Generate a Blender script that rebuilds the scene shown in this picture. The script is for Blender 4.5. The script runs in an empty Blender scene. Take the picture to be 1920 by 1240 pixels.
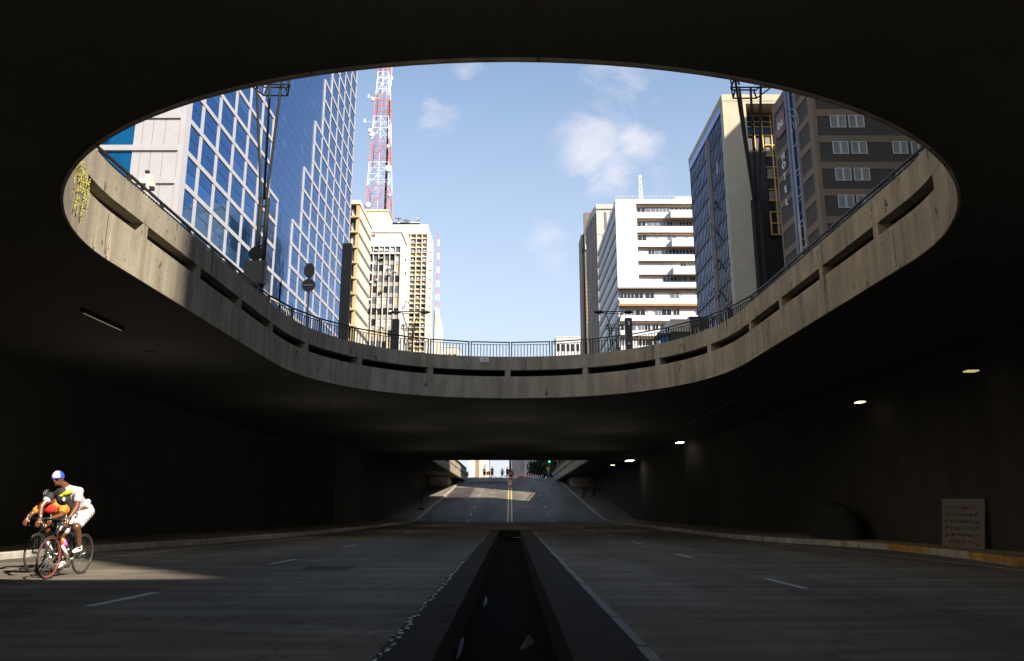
import bpy, bmesh, math, random
from math import radians as R, sin, cos, pi
from mathutils import Vector, Matrix
random.seed(7)
S = bpy.context.scene
C = S.collection

# ------------------------------------------------------------------ camera, sky, sun, exposure
cam = bpy.data.objects.new('camera', bpy.data.cameras.new('camera')); C.objects.link(cam)
cam.location = (0, 0, 1.1); cam.rotation_euler = (R(90 + 12.85), 0, 0)
cam.data.sensor_width = 36; cam.data.lens = 27.41; cam.data.shift_x = 0.00156
cam.data.clip_start = 0.05; cam.data.clip_end = 6000
S.camera = cam
S.view_settings.view_transform = 'Standard'; S.view_settings.look = 'None'
S.view_settings.exposure = 1.35; S.view_settings.gamma = 1
SUN = Vector((0.71, -0.704, 0)) * cos(R(36)) + Vector((0, 0, sin(R(36))))
sun = bpy.data.objects.new('sun', bpy.data.lights.new('sun', 'SUN')); C.objects.link(sun)
sun.rotation_euler = SUN.to_track_quat('Z', 'Y').to_euler()
sun.data.energy = 5.0; sun.data.angle = R(0.5); sun.data.color = (1, 0.89, 0.74)
W = bpy.data.worlds.new('World'); S.world = W; W.use_nodes = True
nt = W.node_tree; N = nt.nodes; L = nt.links
bg = N['Background']; sky = N.new('ShaderNodeTexSky'); sky.sky_type = 'NISHITA'; sky.sun_disc = False
sky.sun_elevation = R(36); sky.sun_rotation = math.atan2(SUN.x, SUN.y); sky.air_density = 1.25; sky.dust_density = 0.7; sky.ozone_density = 1.6
bg.inputs[1].default_value = 0.082
tc = N.new('ShaderNodeTexCoord')
noi = N.new('ShaderNodeTexNoise'); noi.inputs['Scale'].default_value = 11.0; noi.inputs['Detail'].default_value = 13; noi.inputs['Roughness'].default_value = 0.62; noi.inputs['Distortion'].default_value = 0.35
mp = N.new('ShaderNodeMapping'); mp.inputs['Scale'].default_value = (1, 1, 1.7); L.new(tc.outputs['Generated'], mp.inputs[0]); L.new(mp.outputs[0], noi.inputs['Vector'])
# soft wispy clouds: (direction x, y, z, angular radius, strength)
def wmath(op, a, b=None, clamp=False):
    m = N.new('ShaderNodeMath'); m.operation = op; m.use_clamp = clamp
    for i, v in enumerate((a, b)):
        if v is None: continue
        if isinstance(v, (int, float)): m.inputs[i].default_value = v
        else: L.new(v, m.inputs[i])
    return m.outputs[0]
CL = [(0.101, 0.895, 0.435, 0.062, 1.0), (0.128, 0.905, 0.404, 0.06, 0.9), (0.155, 0.885, 0.44, 0.05, 0.85), (0.144, 0.854, 0.5, 0.085, 0.72), (-0.056, 0.856, 0.515, 0.045, 0.85), (-0.096, 0.869, 0.486, 0.05, 0.7), (-0.075, 0.86, 0.50, 0.05, 0.6), (0.043, 0.94, 0.34, 0.045, 0.5), (0.18, 0.902, 0.392, 0.05, 0.65), (0.056, 0.948, 0.314, 0.045, 0.42)]
acc = None
for x, y, z, r, s in CL:
    d = Vector((x, y, z)).normalized()
    vd = N.new('ShaderNodeVectorMath'); vd.operation = 'DISTANCE'; L.new(tc.outputs['Generated'], vd.inputs[0]); vd.inputs[1].default_value = d
    m = wmath('SUBTRACT', 1.0, wmath('DIVIDE', vd.outputs['Value'], r), True)
    m = wmath('MULTIPLY', wmath('POWER', m, 0.8), s)
    acc = m if acc is None else wmath('MAXIMUM', acc, m)
dens = wmath('SUBTRACT', wmath('ADD', wmath('MULTIPLY', noi.outputs['Fac'], 2.5), acc), 1.62)
dens = wmath('MULTIPLY', wmath('MULTIPLY', dens, 1.7, True), wmath('MULTIPLY', acc, 1.6, True), True)
dens = wmath('MULTIPLY', dens, 0.68)
mix = N.new('ShaderNodeMix'); mix.data_type = 'RGBA'; L.new(dens, mix.inputs['Factor']); sep = N.new('ShaderNodeSeparateXYZ'); L.new(tc.outputs['Generated'], sep.inputs[0])
hz_ = wmath('ADD', wmath('MULTIPLY', wmath('SUBTRACT', 1.0, wmath('DIVIDE', sep.outputs['Z'], 0.58), True), 0.9), 0.03)
hmix = N.new('ShaderNodeMix'); hmix.data_type = 'RGBA'; L.new(hz_, hmix.inputs['Factor']); L.new(sky.outputs[0], hmix.inputs['A']); hmix.inputs['B'].default_value = (3.55, 3.85, 4.55, 1)
L.new(hmix.outputs['Result'], mix.inputs['A']); mix.inputs['B'].default_value = (4.7, 4.55, 4.85, 1)
L.new(mix.outputs['Result'], bg.inputs[0])
S.cycles.use_denoising = True
S.cycles.max_bounces = 8; S.cycles.diffuse_bounces = 4; S.cycles.glossy_bounces = 4
S.cycles.sample_clamp_indirect = 6

# ------------------------------------------------------------------ materials
M = {}
def mat(name, col, rough=0.8, metal=0.0, emit=None, estr=1.0, spec=None, var=0.0, vscale=1.0, vvec=(1, 1, 1), bump=0.0, bscale=30, coat=0):
    m = bpy.data.materials.new(name); m.use_nodes = True
    n = m.node_tree.nodes; l = m.node_tree.links; p = n['Principled BSDF']
    p.inputs['Base Color'].default_value = (*col, 1); p.inputs['Roughness'].default_value = rough; p.inputs['Metallic'].default_value = metal
    if spec is not None: p.inputs['Specular IOR Level'].default_value = spec
    if coat: p.inputs['Coat Weight'].default_value = coat
    if emit: p.inputs['Emission Color'].default_value = (*emit, 1); p.inputs['Emission Strength'].default_value = estr
    if var or bump:
        t = n.new('ShaderNodeTexCoord'); mpp = n.new('ShaderNodeMapping'); mpp.inputs['Scale'].default_value = vvec; l.new(t.outputs['Object'], mpp.inputs[0])
    if var:
        a = n.new('ShaderNodeTexNoise'); a.inputs['Scale'].default_value = vscale; a.inputs['Detail'].default_value = 7; a.inputs['Roughness'].default_value = 0.65; l.new(mpp.outputs[0], a.inputs['Vector'])
        cr = n.new('ShaderNodeValToRGB'); cr.color_ramp.elements[0].position = 0.3; cr.color_ramp.elements[1].position = 0.7
        cr.color_ramp.elements[0].color = (*[c * (1 - var) for c in col], 1); cr.color_ramp.elements[1].color = (*[min(1, c * (1 + var * 0.6)) for c in col], 1)
        l.new(a.outputs['Fac'], cr.inputs[0]); l.new(cr.outputs[0], p.inputs['Base Color'])
    if bump:
        b = n.new('ShaderNodeTexNoise'); b.inputs['Scale'].default_value = bscale; b.inputs['Detail'].default_value = 5; l.new(t.outputs['Object'], b.inputs['Vector'])
        bb = n.new('ShaderNodeBump'); bb.inputs['Strength'].default_value = bump; bb.inputs['Distance'].default_value = 0.02; l.new(b.outputs['Fac'], bb.inputs['Height']); l.new(bb.outputs[0], p.inputs['Normal'])
    M[name] = m
    return m

def concrete(name, col, chips=0.0, streak=0.35, chipscale=3.2):
    """cast concrete: broad blotches, rain streaks running down, fine grain and broken dark chips"""
    m = bpy.data.materials.new(name); m.use_nodes = True
    n = m.node_tree.nodes; l = m.node_tree.links; p = n['Principled BSDF']; p.inputs['Roughness'].default_value = 0.92; p.inputs['Specular IOR Level'].default_value = 0.12
    t = n.new('ShaderNodeTexCoord')
    def noise(scale, vec, det=6, rough=0.6):
        mm = n.new('ShaderNodeMapping'); mm.inputs['Scale'].default_value = vec; l.new(t.outputs['Object'], mm.inputs[0])
        a = n.new('ShaderNodeTexNoise'); a.inputs['Scale'].default_value = scale; a.inputs['Detail'].default_value = det; a.inputs['Roughness'].default_value = rough; l.new(mm.outputs[0], a.inputs['Vector']); return a.outputs['Fac']
    def ramp(f, p0, p1, c0, c1):
        r = n.new('ShaderNodeValToRGB'); r.color_ramp.elements[0].position = p0; r.color_ramp.elements[1].position = p1
        r.color_ramp.elements[0].color = (c0, c0, c0, 1); r.color_ramp.elements[1].color = (c1, c1, c1, 1); l.new(f, r.inputs[0]); return r.outputs[0]
    def mul(a, b):
        x = n.new('ShaderNodeMix'); x.data_type = 'RGBA'; x.blend_type = 'MULTIPLY'; x.inputs['Factor'].default_value = 1
        if isinstance(a, tuple): x.inputs['A'].default_value = a
        else: l.new(a, x.inputs['A'])
        l.new(b, x.inputs['B']); return x.outputs['Result']
    c = mul((*col, 1), ramp(noise(0.7, (1, 1, 1.2)), 0.3, 0.7, 1 - streak * 0.7, 1.08))
    c = mul(c, ramp(noise(3.0, (1, 1, 0.12), 8), 0.35, 0.62, 1 - streak, 1.05))
    c = mul(c, ramp(noise(45, (1, 1, 1), 3), 0.3, 0.7, 0.82, 1.1))
    if chips:
        c = mul(c, ramp(noise(chipscale, (1.6, 1.6, 0.75), 12, 0.72), 0.375 - 0.02, 0.375 + chips * 0.6, 0.2, 1.0))
        vm = n.new('ShaderNodeMapping'); vm.inputs['Scale'].default_value = (2.6, 2.6, 0.25); l.new(t.outputs['Object'], vm.inputs[0])
        nz = n.new('ShaderNodeTexNoise'); nz.inputs['Scale'].default_value = 2.2; nz.inputs['Detail'].default_value = 10; l.new(vm.outputs[0], nz.inputs['Vector'])
        c = mul(c, ramp(nz.outputs['Fac'], 0.31, 0.35, 0.35, 1.0))
    l.new(c, p.inputs['Base Color'])
    b = n.new('ShaderNodeBump'); b.inputs['Strength'].default_value = 0.35; b.inputs['Distance'].default_value = 0.02; l.new(noise(22, (1, 1, 1), 6), b.inputs['Height']); l.new(b.outputs[0], p.inputs['Normal'])
    M[name] = m
    return m

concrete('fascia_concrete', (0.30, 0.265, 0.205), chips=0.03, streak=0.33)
concrete('upper_band_concrete', (0.28, 0.25, 0.195), chips=0.045, streak=0.3, chipscale=4.3)
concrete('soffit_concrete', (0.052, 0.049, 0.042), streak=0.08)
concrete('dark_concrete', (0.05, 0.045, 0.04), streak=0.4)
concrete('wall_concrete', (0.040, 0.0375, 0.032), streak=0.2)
concrete('kerb_concrete', (0.34, 0.32, 0.28), chips=0.05, streak=0.35, chipscale=9)
concrete('yellow_kerb', (0.42, 0.24, 0.05), chips=0.06, streak=0.4, chipscale=7)
concrete('sidewalk_concrete', (0.17, 0.15, 0.12), streak=0.3)
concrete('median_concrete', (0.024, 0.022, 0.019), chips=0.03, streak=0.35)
mat('dirt_and_slot_shade', (0.006, 0.005, 0.004), 1.0, spec=0.03, var=0.5, vscale=6)
concrete('curb_concrete', (0.30, 0.28, 0.25), streak=0.3)
# asphalt: aggregate, tyre tracks along the lanes, patches
def asphalt(name, col):
    m = mat(name, col, 0.9, spec=0.06, bump=0.5, bscale=60)
    n = m.node_tree.nodes; l = m.node_tree.links; p = n['Principled BSDF']; t = n.new('ShaderNodeTexCoord')
    out = None
    for sc, vec, a, b, lo, hi in ((0.5, (1, 0.12, 1), 0.3, 0.7, 0.7, 1.25), (90, (1, 1, 1), 0.35, 0.7, 0.6, 1.5), (1.3, (0.25, 1.6, 1), 0.4, 0.66, 0.8, 1.2)):
        mm = n.new('ShaderNodeMapping'); mm.inputs['Scale'].default_value = vec; l.new(t.outputs['Object'], mm.inputs[0])
        q = n.new('ShaderNodeTexNoise'); q.inputs['Scale'].default_value = sc; q.inputs['Detail'].default_value = 6; l.new(mm.outputs[0], q.inputs['Vector'])
        r = n.new('ShaderNodeValToRGB'); r.color_ramp.elements[0].position = a; r.color_ramp.elements[1].position = b
        r.color_ramp.elements[0].color = (lo, lo, lo, 1); r.color_ramp.elements[1].color = (hi, hi, hi, 1); l.new(q.outputs['Fac'], r.inputs[0])
        x = n.new('ShaderNodeMix'); x.data_type = 'RGBA'; x.blend_type = 'MULTIPLY'; x.inputs['Factor'].default_value = 1
        if out is None: x.inputs['A'].default_value = (*col, 1)
        else: l.new(out, x.inputs['A'])
        l.new(r.outputs[0], x.inputs['B']); out = x.outputs['Result']
    vm = n.new('ShaderNodeMapping'); vm.inputs['Scale'].default_value = (0.42, 0.2, 1); l.new(t.outputs['Object'], vm.inputs[0])
    dn = n.new('ShaderNodeTexNoise'); dn.inputs['Scale'].default_value = 1.7; dn.inputs['Detail'].default_value = 6; l.new(t.outputs['Object'], dn.inputs['Vector'])
    ad = n.new('ShaderNodeMix'); ad.data_type = 'RGBA'; ad.blend_type = 'LINEAR_LIGHT'; ad.inputs['Factor'].default_value = 0.35; l.new(vm.outputs[0], ad.inputs['A']); l.new(dn.outputs['Color'], ad.inputs['B'])
    vo = n.new('ShaderNodeTexVoronoi'); vo.feature = 'DISTANCE_TO_EDGE'; vo.inputs['Scale'].default_value = 1.0; l.new(ad.outputs['Result'], vo.inputs['Vector'])
    r = n.new('ShaderNodeValToRGB'); r.color_ramp.elements[0].position = 0.004; r.color_ramp.elements[1].position = 0.016; r.color_ramp.elements[0].color = (.72, .72, .72, 1); l.new(vo.outputs['Distance'], r.inputs[0])
    x = n.new('ShaderNodeMix'); x.data_type = 'RGBA'; x.blend_type = 'MULTIPLY'; x.inputs['Factor'].default_value = 1; l.new(out, x.inputs['A']); l.new(r.outputs[0], x.inputs['B']); out = x.outputs['Result']
    l.new(out, p.inputs['Base Color'])
asphalt('asphalt', (0.122, 0.109, 0.086)); asphalt('asphalt_patch', (0.06, 0.055, 0.05)); asphalt('ramp_asphalt', (0.135, 0.122, 0.102)); asphalt('asphalt_light', (0.14, 0.13, 0.12))
mat('paint_white', (0.30, 0.30, 0.29), 0.6, var=0.75, vscale=9)
mat('paint_worn', (0.13, 0.13, 0.125), 0.8, var=0.5, vscale=5)
mat('paint_yellow', (0.55, 0.36, 0.08), 0.6, var=0.5, vscale=7)
mat('black_metal', (0.02, 0.02, 0.02), 0.45, metal=0.3)
mat('dark_steel', (0.012, 0.013, 0.012), 0.7, spec=0.2, var=0.3, vscale=4)
mat('grey_steel', (0.14, 0.15, 0.15), 0.5, metal=0.5)
mat('galvanised', (0.20, 0.21, 0.26), 0.6, metal=0.2)
mat('blue_glass', (0.004, 0.115, 0.34), 0.06, metal=0.92, var=0.16, vscale=1.1, vvec=(1, 1.6, 0.22))
mat('blue_glass_pale', (0.03, 0.17, 0.44), 0.10, metal=0.9, var=0.25, vscale=2.0, vvec=(1, 3, 0.3))
for nm_ in ('blue_glass', 'blue_glass_pale'):
    _n = M[nm_].node_tree.nodes; _l = M[nm_].node_tree.links; _t = _n.new('ShaderNodeTexCoord'); _q = _n.new('ShaderNodeTexNoise'); _q.inputs['Scale'].default_value = 0.55; _q.inputs['Detail'].default_value = 2
    _l.new(_t.outputs['Object'], _q.inputs['Vector']); _b = _n.new('ShaderNodeBump'); _b.inputs['Strength'].default_value = 0.10; _b.inputs['Distance'].default_value = 0.16; _l.new(_q.outputs['Fac'], _b.inputs['Height']); _l.new(_b.outputs[0], _n['Principled BSDF'].inputs['Normal'])
mat('lilac_panel', (0.30, 0.30, 0.325), 0.5, var=0.06, vscale=0.8)
mat('joint', (0.04, 0.05, 0.09), 0.6)
mat('navy_glass', (0.06, 0.12, 0.32), 0.08, metal=0.85, var=0.3, vscale=0.9)
mat('navy_glass_dark', (0.03, 0.045, 0.08), 0.12, metal=0.6)
mat('navy_glass_pale', (0.11, 0.18, 0.36), 0.12, metal=0.85)
mat('bronze', (0.02, 0.018, 0.016), 0.4, metal=0.3)
mat('beige_render', (0.40, 0.35, 0.26), 0.85, var=0.10, vscale=0.6, bump=0.3, bscale=20)
mat('beige_panel', (0.48, 0.435, 0.36), 0.8, var=0.08, vscale=0.7)
mat('ochre', (0.40, 0.30, 0.15), 0.8, var=0.12, vscale=0.8)
mat('cream', (0.50, 0.465, 0.40), 0.8, var=0.10, vscale=0.5)
mat('white_render', (0.60, 0.60, 0.62), 0.75, var=0.05, vscale=0.4, vvec=(1, 1, 0.3))
mat('offwhite', (0.48, 0.465, 0.46), 0.75, var=0.08, vscale=0.5)
mat('shutter', (0.42, 0.415, 0.42), 0.6, var=0.08, vscale=1.2)
mat('brown_band', (0.26, 0.16, 0.08), 0.75, var=0.2, vscale=0.6)
mat('grey_spandrel', (0.26, 0.25, 0.24), 0.7, var=0.15, vscale=0.8)
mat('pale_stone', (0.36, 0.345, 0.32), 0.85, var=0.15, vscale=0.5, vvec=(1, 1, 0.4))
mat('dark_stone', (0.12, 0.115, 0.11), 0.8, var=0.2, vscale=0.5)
mat('brown_stone', (0.13, 0.095, 0.07), 0.7, var=0.2, vscale=0.5)
mat('window_dark', (0.018, 0.02, 0.026), 0.12, spec=0.6)
mat('window_mid', (0.10, 0.12, 0.15), 0.15, spec=0.6)
mat('window_pale', (0.42, 0.42, 0.40), 0.3, spec=0.5)
mat('window_warm', (0.42, 0.34, 0.20), 0.4)
mat('hotel_dark', (0.055, 0.047, 0.038), 0.85, var=0.08, vscale=0.7)
mat('hotel_light', (0.17, 0.125, 0.085), 0.85, var=0.08, vscale=0.7)
mat('frame_pale', (0.45, 0.55, 0.60), 0.5)
mat('curtain', (0.22, 0.215, 0.18), 0.9, var=0.45, vscale=2.0, vvec=(6, 6, 0.05))
mat('yellow_frame', (0.62, 0.38, 0.08), 0.5)
mat('sign_red', (0.12, 0.012, 0.012), 0.5)
mat('sign_white', (0.75, 0.75, 0.76), 0.5)
mat('mast_red', (0.50, 0.08, 0.03), 0.6); mat('mast_white', (0.75, 0.72, 0.70), 0.6)
mat('white_plastic', (0.55, 0.55, 0.55), 0.5)
mat('cream_plastic', (0.75, 0.66, 0.5), 0.6)
mat('lamp_glass', (0.3, 0.25, 0.1), 0.3, emit=(1, 0.86, 0.42), estr=1.5)
mat('lamp_glass_white', (0.3, 0.3, 0.2), 0.3, emit=(1, 0.93, 0.72), estr=3.5)
mat('lamp_dim', (0.3, 0.25, 0.1), 0.3, emit=(1, 0.78, 0.42), estr=0.22)
mat('strip_glow', (0.2, 0.18, 0.1), 0.3, emit=(1, 0.8, 0.45), estr=0.07)
mat('green_light', (0.02, 0.2, 0.1), 0.3, emit=(0.05, 0.9, 0.45), estr=1.2)
mat('green_light_dim', (0.02, 0.2, 0.1), 0.3, emit=(0.03, 0.5, 0.25), estr=0.5)
mat('bulb_white', (0.5, 0.5, 0.5), 0.3, emit=(1, 0.97, 0.93), estr=1.5)
mat('skin_dark', (0.13, 0.050, 0.020), 0.36, spec=0.8, var=0.15, vscale=6)
mat('skin', (0.36, 0.20, 0.13), 0.5)
mat('shirt_white', (0.36, 0.33, 0.37), 0.85, var=0.08, vscale=5, bump=1.0, bscale=9); mat('shorts_white', (0.46, 0.45, 0.48), 0.85, bump=1.0, bscale=8)
mat('yellow_print', (0.45, 0.46, 0.02), 0.8); mat('cap_blue', (0.02, 0.06, 0.48), 0.6); mat('black_cloth', (0.015, 0.015, 0.016), 0.8)
mat('orange_cloth', (0.50, 0.19, 0.02), 0.8, bump=1.0, bscale=9); mat('red_cloth', (0.45, 0.015, 0.01), 0.8); mat('grey_cloth', (0.35, 0.4, 0.45), 0.9)
mat('hair', (0.012, 0.01, 0.009), 0.7); mat('lens_dark', (0.01, 0.01, 0.012), 0.08, spec=0.8)
mat('tyre', (0.02, 0.018, 0.016), 0.75); mat('rim_red', (0.27, 0.045, 0.025), 0.35); mat('rim_black', (0.05, 0.045, 0.04), 0.3, metal=0.4)
mat('frame_black', (0.02, 0.02, 0.022), 0.25, coat=0.6); mat('frame_red', (0.55, 0.06, 0.015), 0.3, coat=0.6); mat('frame_white', (0.8, 0.8, 0.78), 0.3, coat=0.6)
mat('chrome', (0.7, 0.7, 0.68), 0.2, metal=0.9); mat('bottle_pink', (0.55, 0.15, 0.45), 0.4); mat('bottle_yellow', (0.7, 0.6, 0.05), 0.4); mat('shoe', (0.72, 0.7, 0.6), 0.6)
mat('cone_orange', (0.65, 0.10, 0.02), 0.6); mat('cone_white', (0.75, 0.73, 0.7), 0.6)
mat('leaf', (0.018, 0.032, 0.010), 0.6, var=0.5, vscale=3); mat('bark', (0.05, 0.035, 0.025), 0.95); mat('weed', (0.20, 0.19, 0.02), 0.7, var=0.4, vscale=8)
mat('board', (0.11, 0.098, 0.088), 0.8, var=0.15, vscale=2); mat('ink', (0.05, 0.03, 0.03), 0.8); mat('paper', (0.15, 0.155, 0.18), 0.8)
mat('sticker', (0.55, 0.56, 0.6), 0.6)
mat('far_white', (0.48, 0.46, 0.46), 0.8, var=0.06, vscale=0.1); mat('far_blue', (0.18, 0.26, 0.42), 0.3, metal=0.4); mat('dark_glass', (0.03, 0.035, 0.045), 0.15, metal=0.5)
mat('office_grey', (0.25, 0.24, 0.22), 0.8, var=0.15, vscale=0.3); mat('orange_barrier', (0.7, 0.2, 0.02), 0.6)
mat('tent', (0.02, 0.02, 0.018), 0.95, spec=0.1); mat('amber', (0.5, 0.24, 0.02), 0.5)

# ------------------------------------------------------------------ geometry helpers
ORG = {}
def tag(o, label=None, cat=None, group=None, kind=None):
    if label: o['label'] = label
    if cat: o['category'] = cat
    if group: o['group'] = group
    if kind: o['kind'] = kind
    return o
def empty(name, loc=(0, 0, 0), label=None, cat=None, group=None):
    o = bpy.data.objects.new(name, None); o.empty_display_size = 0.3; C.objects.link(o); o.location = loc
    ORG[o.name] = Vector(loc)
    return tag(o, label, cat, group)
class MB:
    def __init__(s): s.v = []; s.f = []
    def add(s, vs, fs):
        b = len(s.v); s.v += [tuple(v) for v in vs]; s.f += [tuple(b + i for i in f) for f in fs]; return s
    def box(s, x0, x1, y0, y1, z0, z1):
        if x0 > x1: x0, x1 = x1, x0
        if y0 > y1: y0, y1 = y1, y0
        if z0 > z1: z0, z1 = z1, z0
        return s.add([(x0, y0, z0), (x1, y0, z0), (x1, y1, z0), (x0, y1, z0), (x0, y0, z1), (x1, y0, z1), (x1, y1, z1), (x0, y1, z1)],
                     [(0, 3, 2, 1), (4, 5, 6, 7), (0, 1, 5, 4), (1, 2, 6, 5), (2, 3, 7, 6), (3, 0, 4, 7)])
    def cyl(s, p0, p1, r0, r1=None, n=8, cap=True):
        r1 = r0 if r1 is None else r1
        p0 = Vector(p0); p1 = Vector(p1); d = (p1 - p0)
        if d.length < 1e-6: return s
        d.normalize(); a = d.orthogonal().normalized(); b = d.cross(a)
        vs = [p + (a * cos(2 * pi * i / n) + b * sin(2 * pi * i / n)) * r for p, r in ((p0, r0), (p1, r1)) for i in range(n)]
        fs = [(i, (i + 1) % n, n + (i + 1) % n, n + i) for i in range(n)]
        if cap: fs += [tuple(reversed(range(n))), tuple(range(n, 2 * n))]
        return s.add(vs, fs)
    def tube(s, pts, r, n=6):
        for a, b in zip(pts, pts[1:]): s.cyl(a, b, r, r, n)
        return s
    def ell(s, c, rx, ry, rz, nu=14, nv=9, rot=None):
        c = Vector(c); vs = []; 
        for j in range(nv + 1):
            t = pi * j / nv
            for i in range(nu):
                p = Vector((rx * sin(t) * cos(2 * pi * i / nu), ry * sin(t) * sin(2 * pi * i / nu), rz * cos(t)))
                if rot: p = rot @ p
                vs.append(c + p)
        fs = [(j * nu + i, (j + 1) * nu + i, (j + 1) * nu + (i + 1) % nu, j * nu + (i + 1) % nu) for j in range(nv) for i in range(nu)]
        return s.add(vs, fs)
    def caps(s, p0, r0, p1, r1, n=12):
        p0 = Vector(p0); p1 = Vector(p1); d = p1 - p0
        s.cyl(p0, p1, r0, r1, n); s.ell(p0, r0, r0, r0, n, 8); s.ell(p1, r1, r1, r1, n, 8); return s
    def torus(s, c, R_, r, axis='x', n=40, m=8, a0=0, a1=2 * pi, flat=1.0):
        vs = []; full = abs(a1 - a0 - 2 * pi) < 1e-6; k = n if full else n + 1
        for i in range(k):
            a = a0 + (a1 - a0) * i / n
            for j in range(m):
                b = 2 * pi * j / m; q = R_ + r * cos(b); w = r * sin(b) * flat
                p = (w, q * cos(a), q * sin(a)) if axis == 'x' else ((q * cos(a), w, q * sin(a)) if axis == 'y' else (q * cos(a), q * sin(a), w))
                vs.append((c[0] + p[0], c[1] + p[1], c[2] + p[2]))
        fs = [(i * m + j, ((i + 1) % k) * m + j, ((i + 1) % k) * m + (j + 1) % m, i * m + (j + 1) % m) for i in range(n if full else n) for j in range(m)]
        return s.add(vs, fs)
    def prism(s, pts, y0, y1, plane='xz'):
        """extrude a polygon; plane 'xz' along y, 'yz' along x, 'xy' along z"""
        f = {'xz': lambda a, b, t: (a, t, b), 'yz': lambda a, b, t: (t, a, b), 'xy': lambda a, b, t: (a, b, t)}[plane]
        n = len(pts)
        return s.add([f(a, b, y0) for a, b in pts] + [f(a, b, y1) for a, b in pts], [tuple(range(n)), tuple(range(2 * n - 1, n - 1, -1))] + [(i, n + i, n + (i + 1) % n, (i + 1) % n) for i in range(n)])
    def build(s, name, m, parent=None, smooth=False, label=None, bevel=0):
        me = bpy.data.meshes.new(name); me.from_pydata(s.v, [], s.f)
        if True:
            bm = bmesh.new(); bm.from_mesh(me)
            if smooth: bmesh.ops.remove_doubles(bm, verts=bm.verts, dist=1e-5)
            bmesh.ops.recalc_face_normals(bm, faces=bm.faces); bm.to_mesh(me); bm.free()
        me.update(); me.materials.append(M[m] if isinstance(m, str) else m)
        o = bpy.data.objects.new(name, me); C.objects.link(o)
        if smooth:
            for p in me.polygons: p.use_smooth = True
        if parent is not None:
            o.parent = parent; o.location = -ORG.get(parent.name, Vector((0, 0, 0))); ORG[o.name] = Vector((0, 0, 0))
        if bevel:
            b = o.modifiers.new('bevel', 'BEVEL'); b.width = bevel; b.segments = 2; b.limit_method = 'ANGLE'
        if label: o['label'] = label
        return o
KIDS = {}
def kids(o): return [c for c in C.objects if c.parent == o]
def copy_tree(o, loc=None, rz=None, label=None, parent=None):
    c = o.copy(); C.objects.link(c)
    if parent is not None: c.parent = parent
    for ch in kids(o): copy_tree(ch, parent=c)
    if loc is not None: c.location = loc
    if rz is not None: c.rotation_euler = (0, 0, rz)
    if label: c['label'] = label
    return c
def B(x0, x1, y0, y1, z0, z1): return MB().box(x0, x1, y0, y1, z0, z1)
def parts(lst, name, parent, limit=100, key=None):
    """lst of (MB, material): first `limit` become parts, the others one stuff part per material"""
    out = []
    for k, (mb, m) in enumerate(lst[:limit]): out.append(mb.build(name, m, parent))
    rest = {}
    for mb, m in lst[limit:]:
        r = rest.setdefault(m, MB()); r.add(mb.v, mb.f)
    if rest:
        allm = list(rest); big = MB(); idx = []
        for i, m in enumerate(allm):
            big.add(rest[m].v, rest[m].f); idx += [i] * len(rest[m].f)
        o = big.build(name, allm[0], parent)
        for m in allm[1:]: o.data.materials.append(M[m])
        for p, i in zip(o.data.polygons, idx): p.material_index = i
        tag(o, kind='stuff')
    return out
def text_mesh(txt, size, ext=0.03):
    cu = bpy.data.curves.new('t', 'FONT'); cu.body = txt; cu.size = size; cu.extrude = ext; cu.align_x = 'CENTER'; cu.align_y = 'CENTER'
    o = bpy.data.objects.new('t', cu); C.objects.link(o)
    me = bpy.data.meshes.new_from_object(o.evaluated_get(bpy.context.evaluated_depsgraph_get()))
    bpy.data.objects.remove(o); return me
def text_obj(name, txt, size, m, parent, loc, xdir, ydir, ext=0.03, sx=1.0):
    me = text_mesh(txt, size, ext); X = Vector(xdir); Y = Vector(ydir); Z = X.cross(Y)
    for v in me.vertices: v.co = Vector(loc) + X * v.co.x * sx + Y * v.co.y + Z * v.co.z
    me.materials.clear(); me.materials.append(M[m])
    o = bpy.data.objects.new(name, me); C.objects.link(o)
    if parent is not None: o.parent = parent; o.location = -ORG.get(parent.name, Vector((0, 0, 0))); ORG[o.name] = Vector((0, 0, 0))
    return o

# ------------------------------------------------------------------ rotunda opening
def opening():
    P = []
    n = 60
    for i in range(n):   # far end, from right side to left side
        t = pi * i / n; e = 2 / 2.15
        P.append((6.63 * (abs(cos(t)) ** e) * (1 if cos(t) > 0 else -1), 21.4 + 7.3 * (sin(t) ** e)))
    for i in range(20): P.append((-6.63, 21.4 - 9.1 * i / 20))
    for i in range(n):
        t = pi * i / n; P.append((-6.63 * cos(t), 12.3 - 5.92 * sin(t)))
    for i in range(20): P.append((6.63, 12.3 + 9.1 * i / 20))
    # even resample, starting at the far middle
    Ls = [0]
    for a, b in zip(P, P[1:] + P[:1]): Ls.append(Ls[-1] + math.dist(a, b))
    tot = Ls[-1]; PP = P + P[:1]
    s0 = min(range(len(P)), key=lambda i: abs(P[i][0] + 0.1) + (0 if P[i][1] > 20 else 99)); s0 = Ls[s0]
    def at(s):
        s = (s + s0) % tot
        lo = max(i for i in range(len(P)) if Ls[i] <= s + 1e-9); f = (s - Ls[lo]) / max(1e-9, Ls[lo + 1] - Ls[lo])
        return (PP[lo][0] * (1 - f) + PP[lo + 1][0] * f, PP[lo][1] * (1 - f) + PP[lo + 1][1] * f)
    return at, tot
AT, TOT = opening()
def frame_at(s, off):
    x, y = AT(s); x1, y1 = AT(s + 0.15); x0, y0 = AT(s - 0.15)
    t = Vector((x1 - x0, y1 - y0, 0)).normalized(); nrm = Vector((t.y, -t.x, 0))   # outward
    if nrm.dot(Vector((x, y - 17, 0))) < 0: nrm = -nrm
    return Vector((x, y, 0)) + nrm * off, t, nrm
NR = 200
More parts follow.
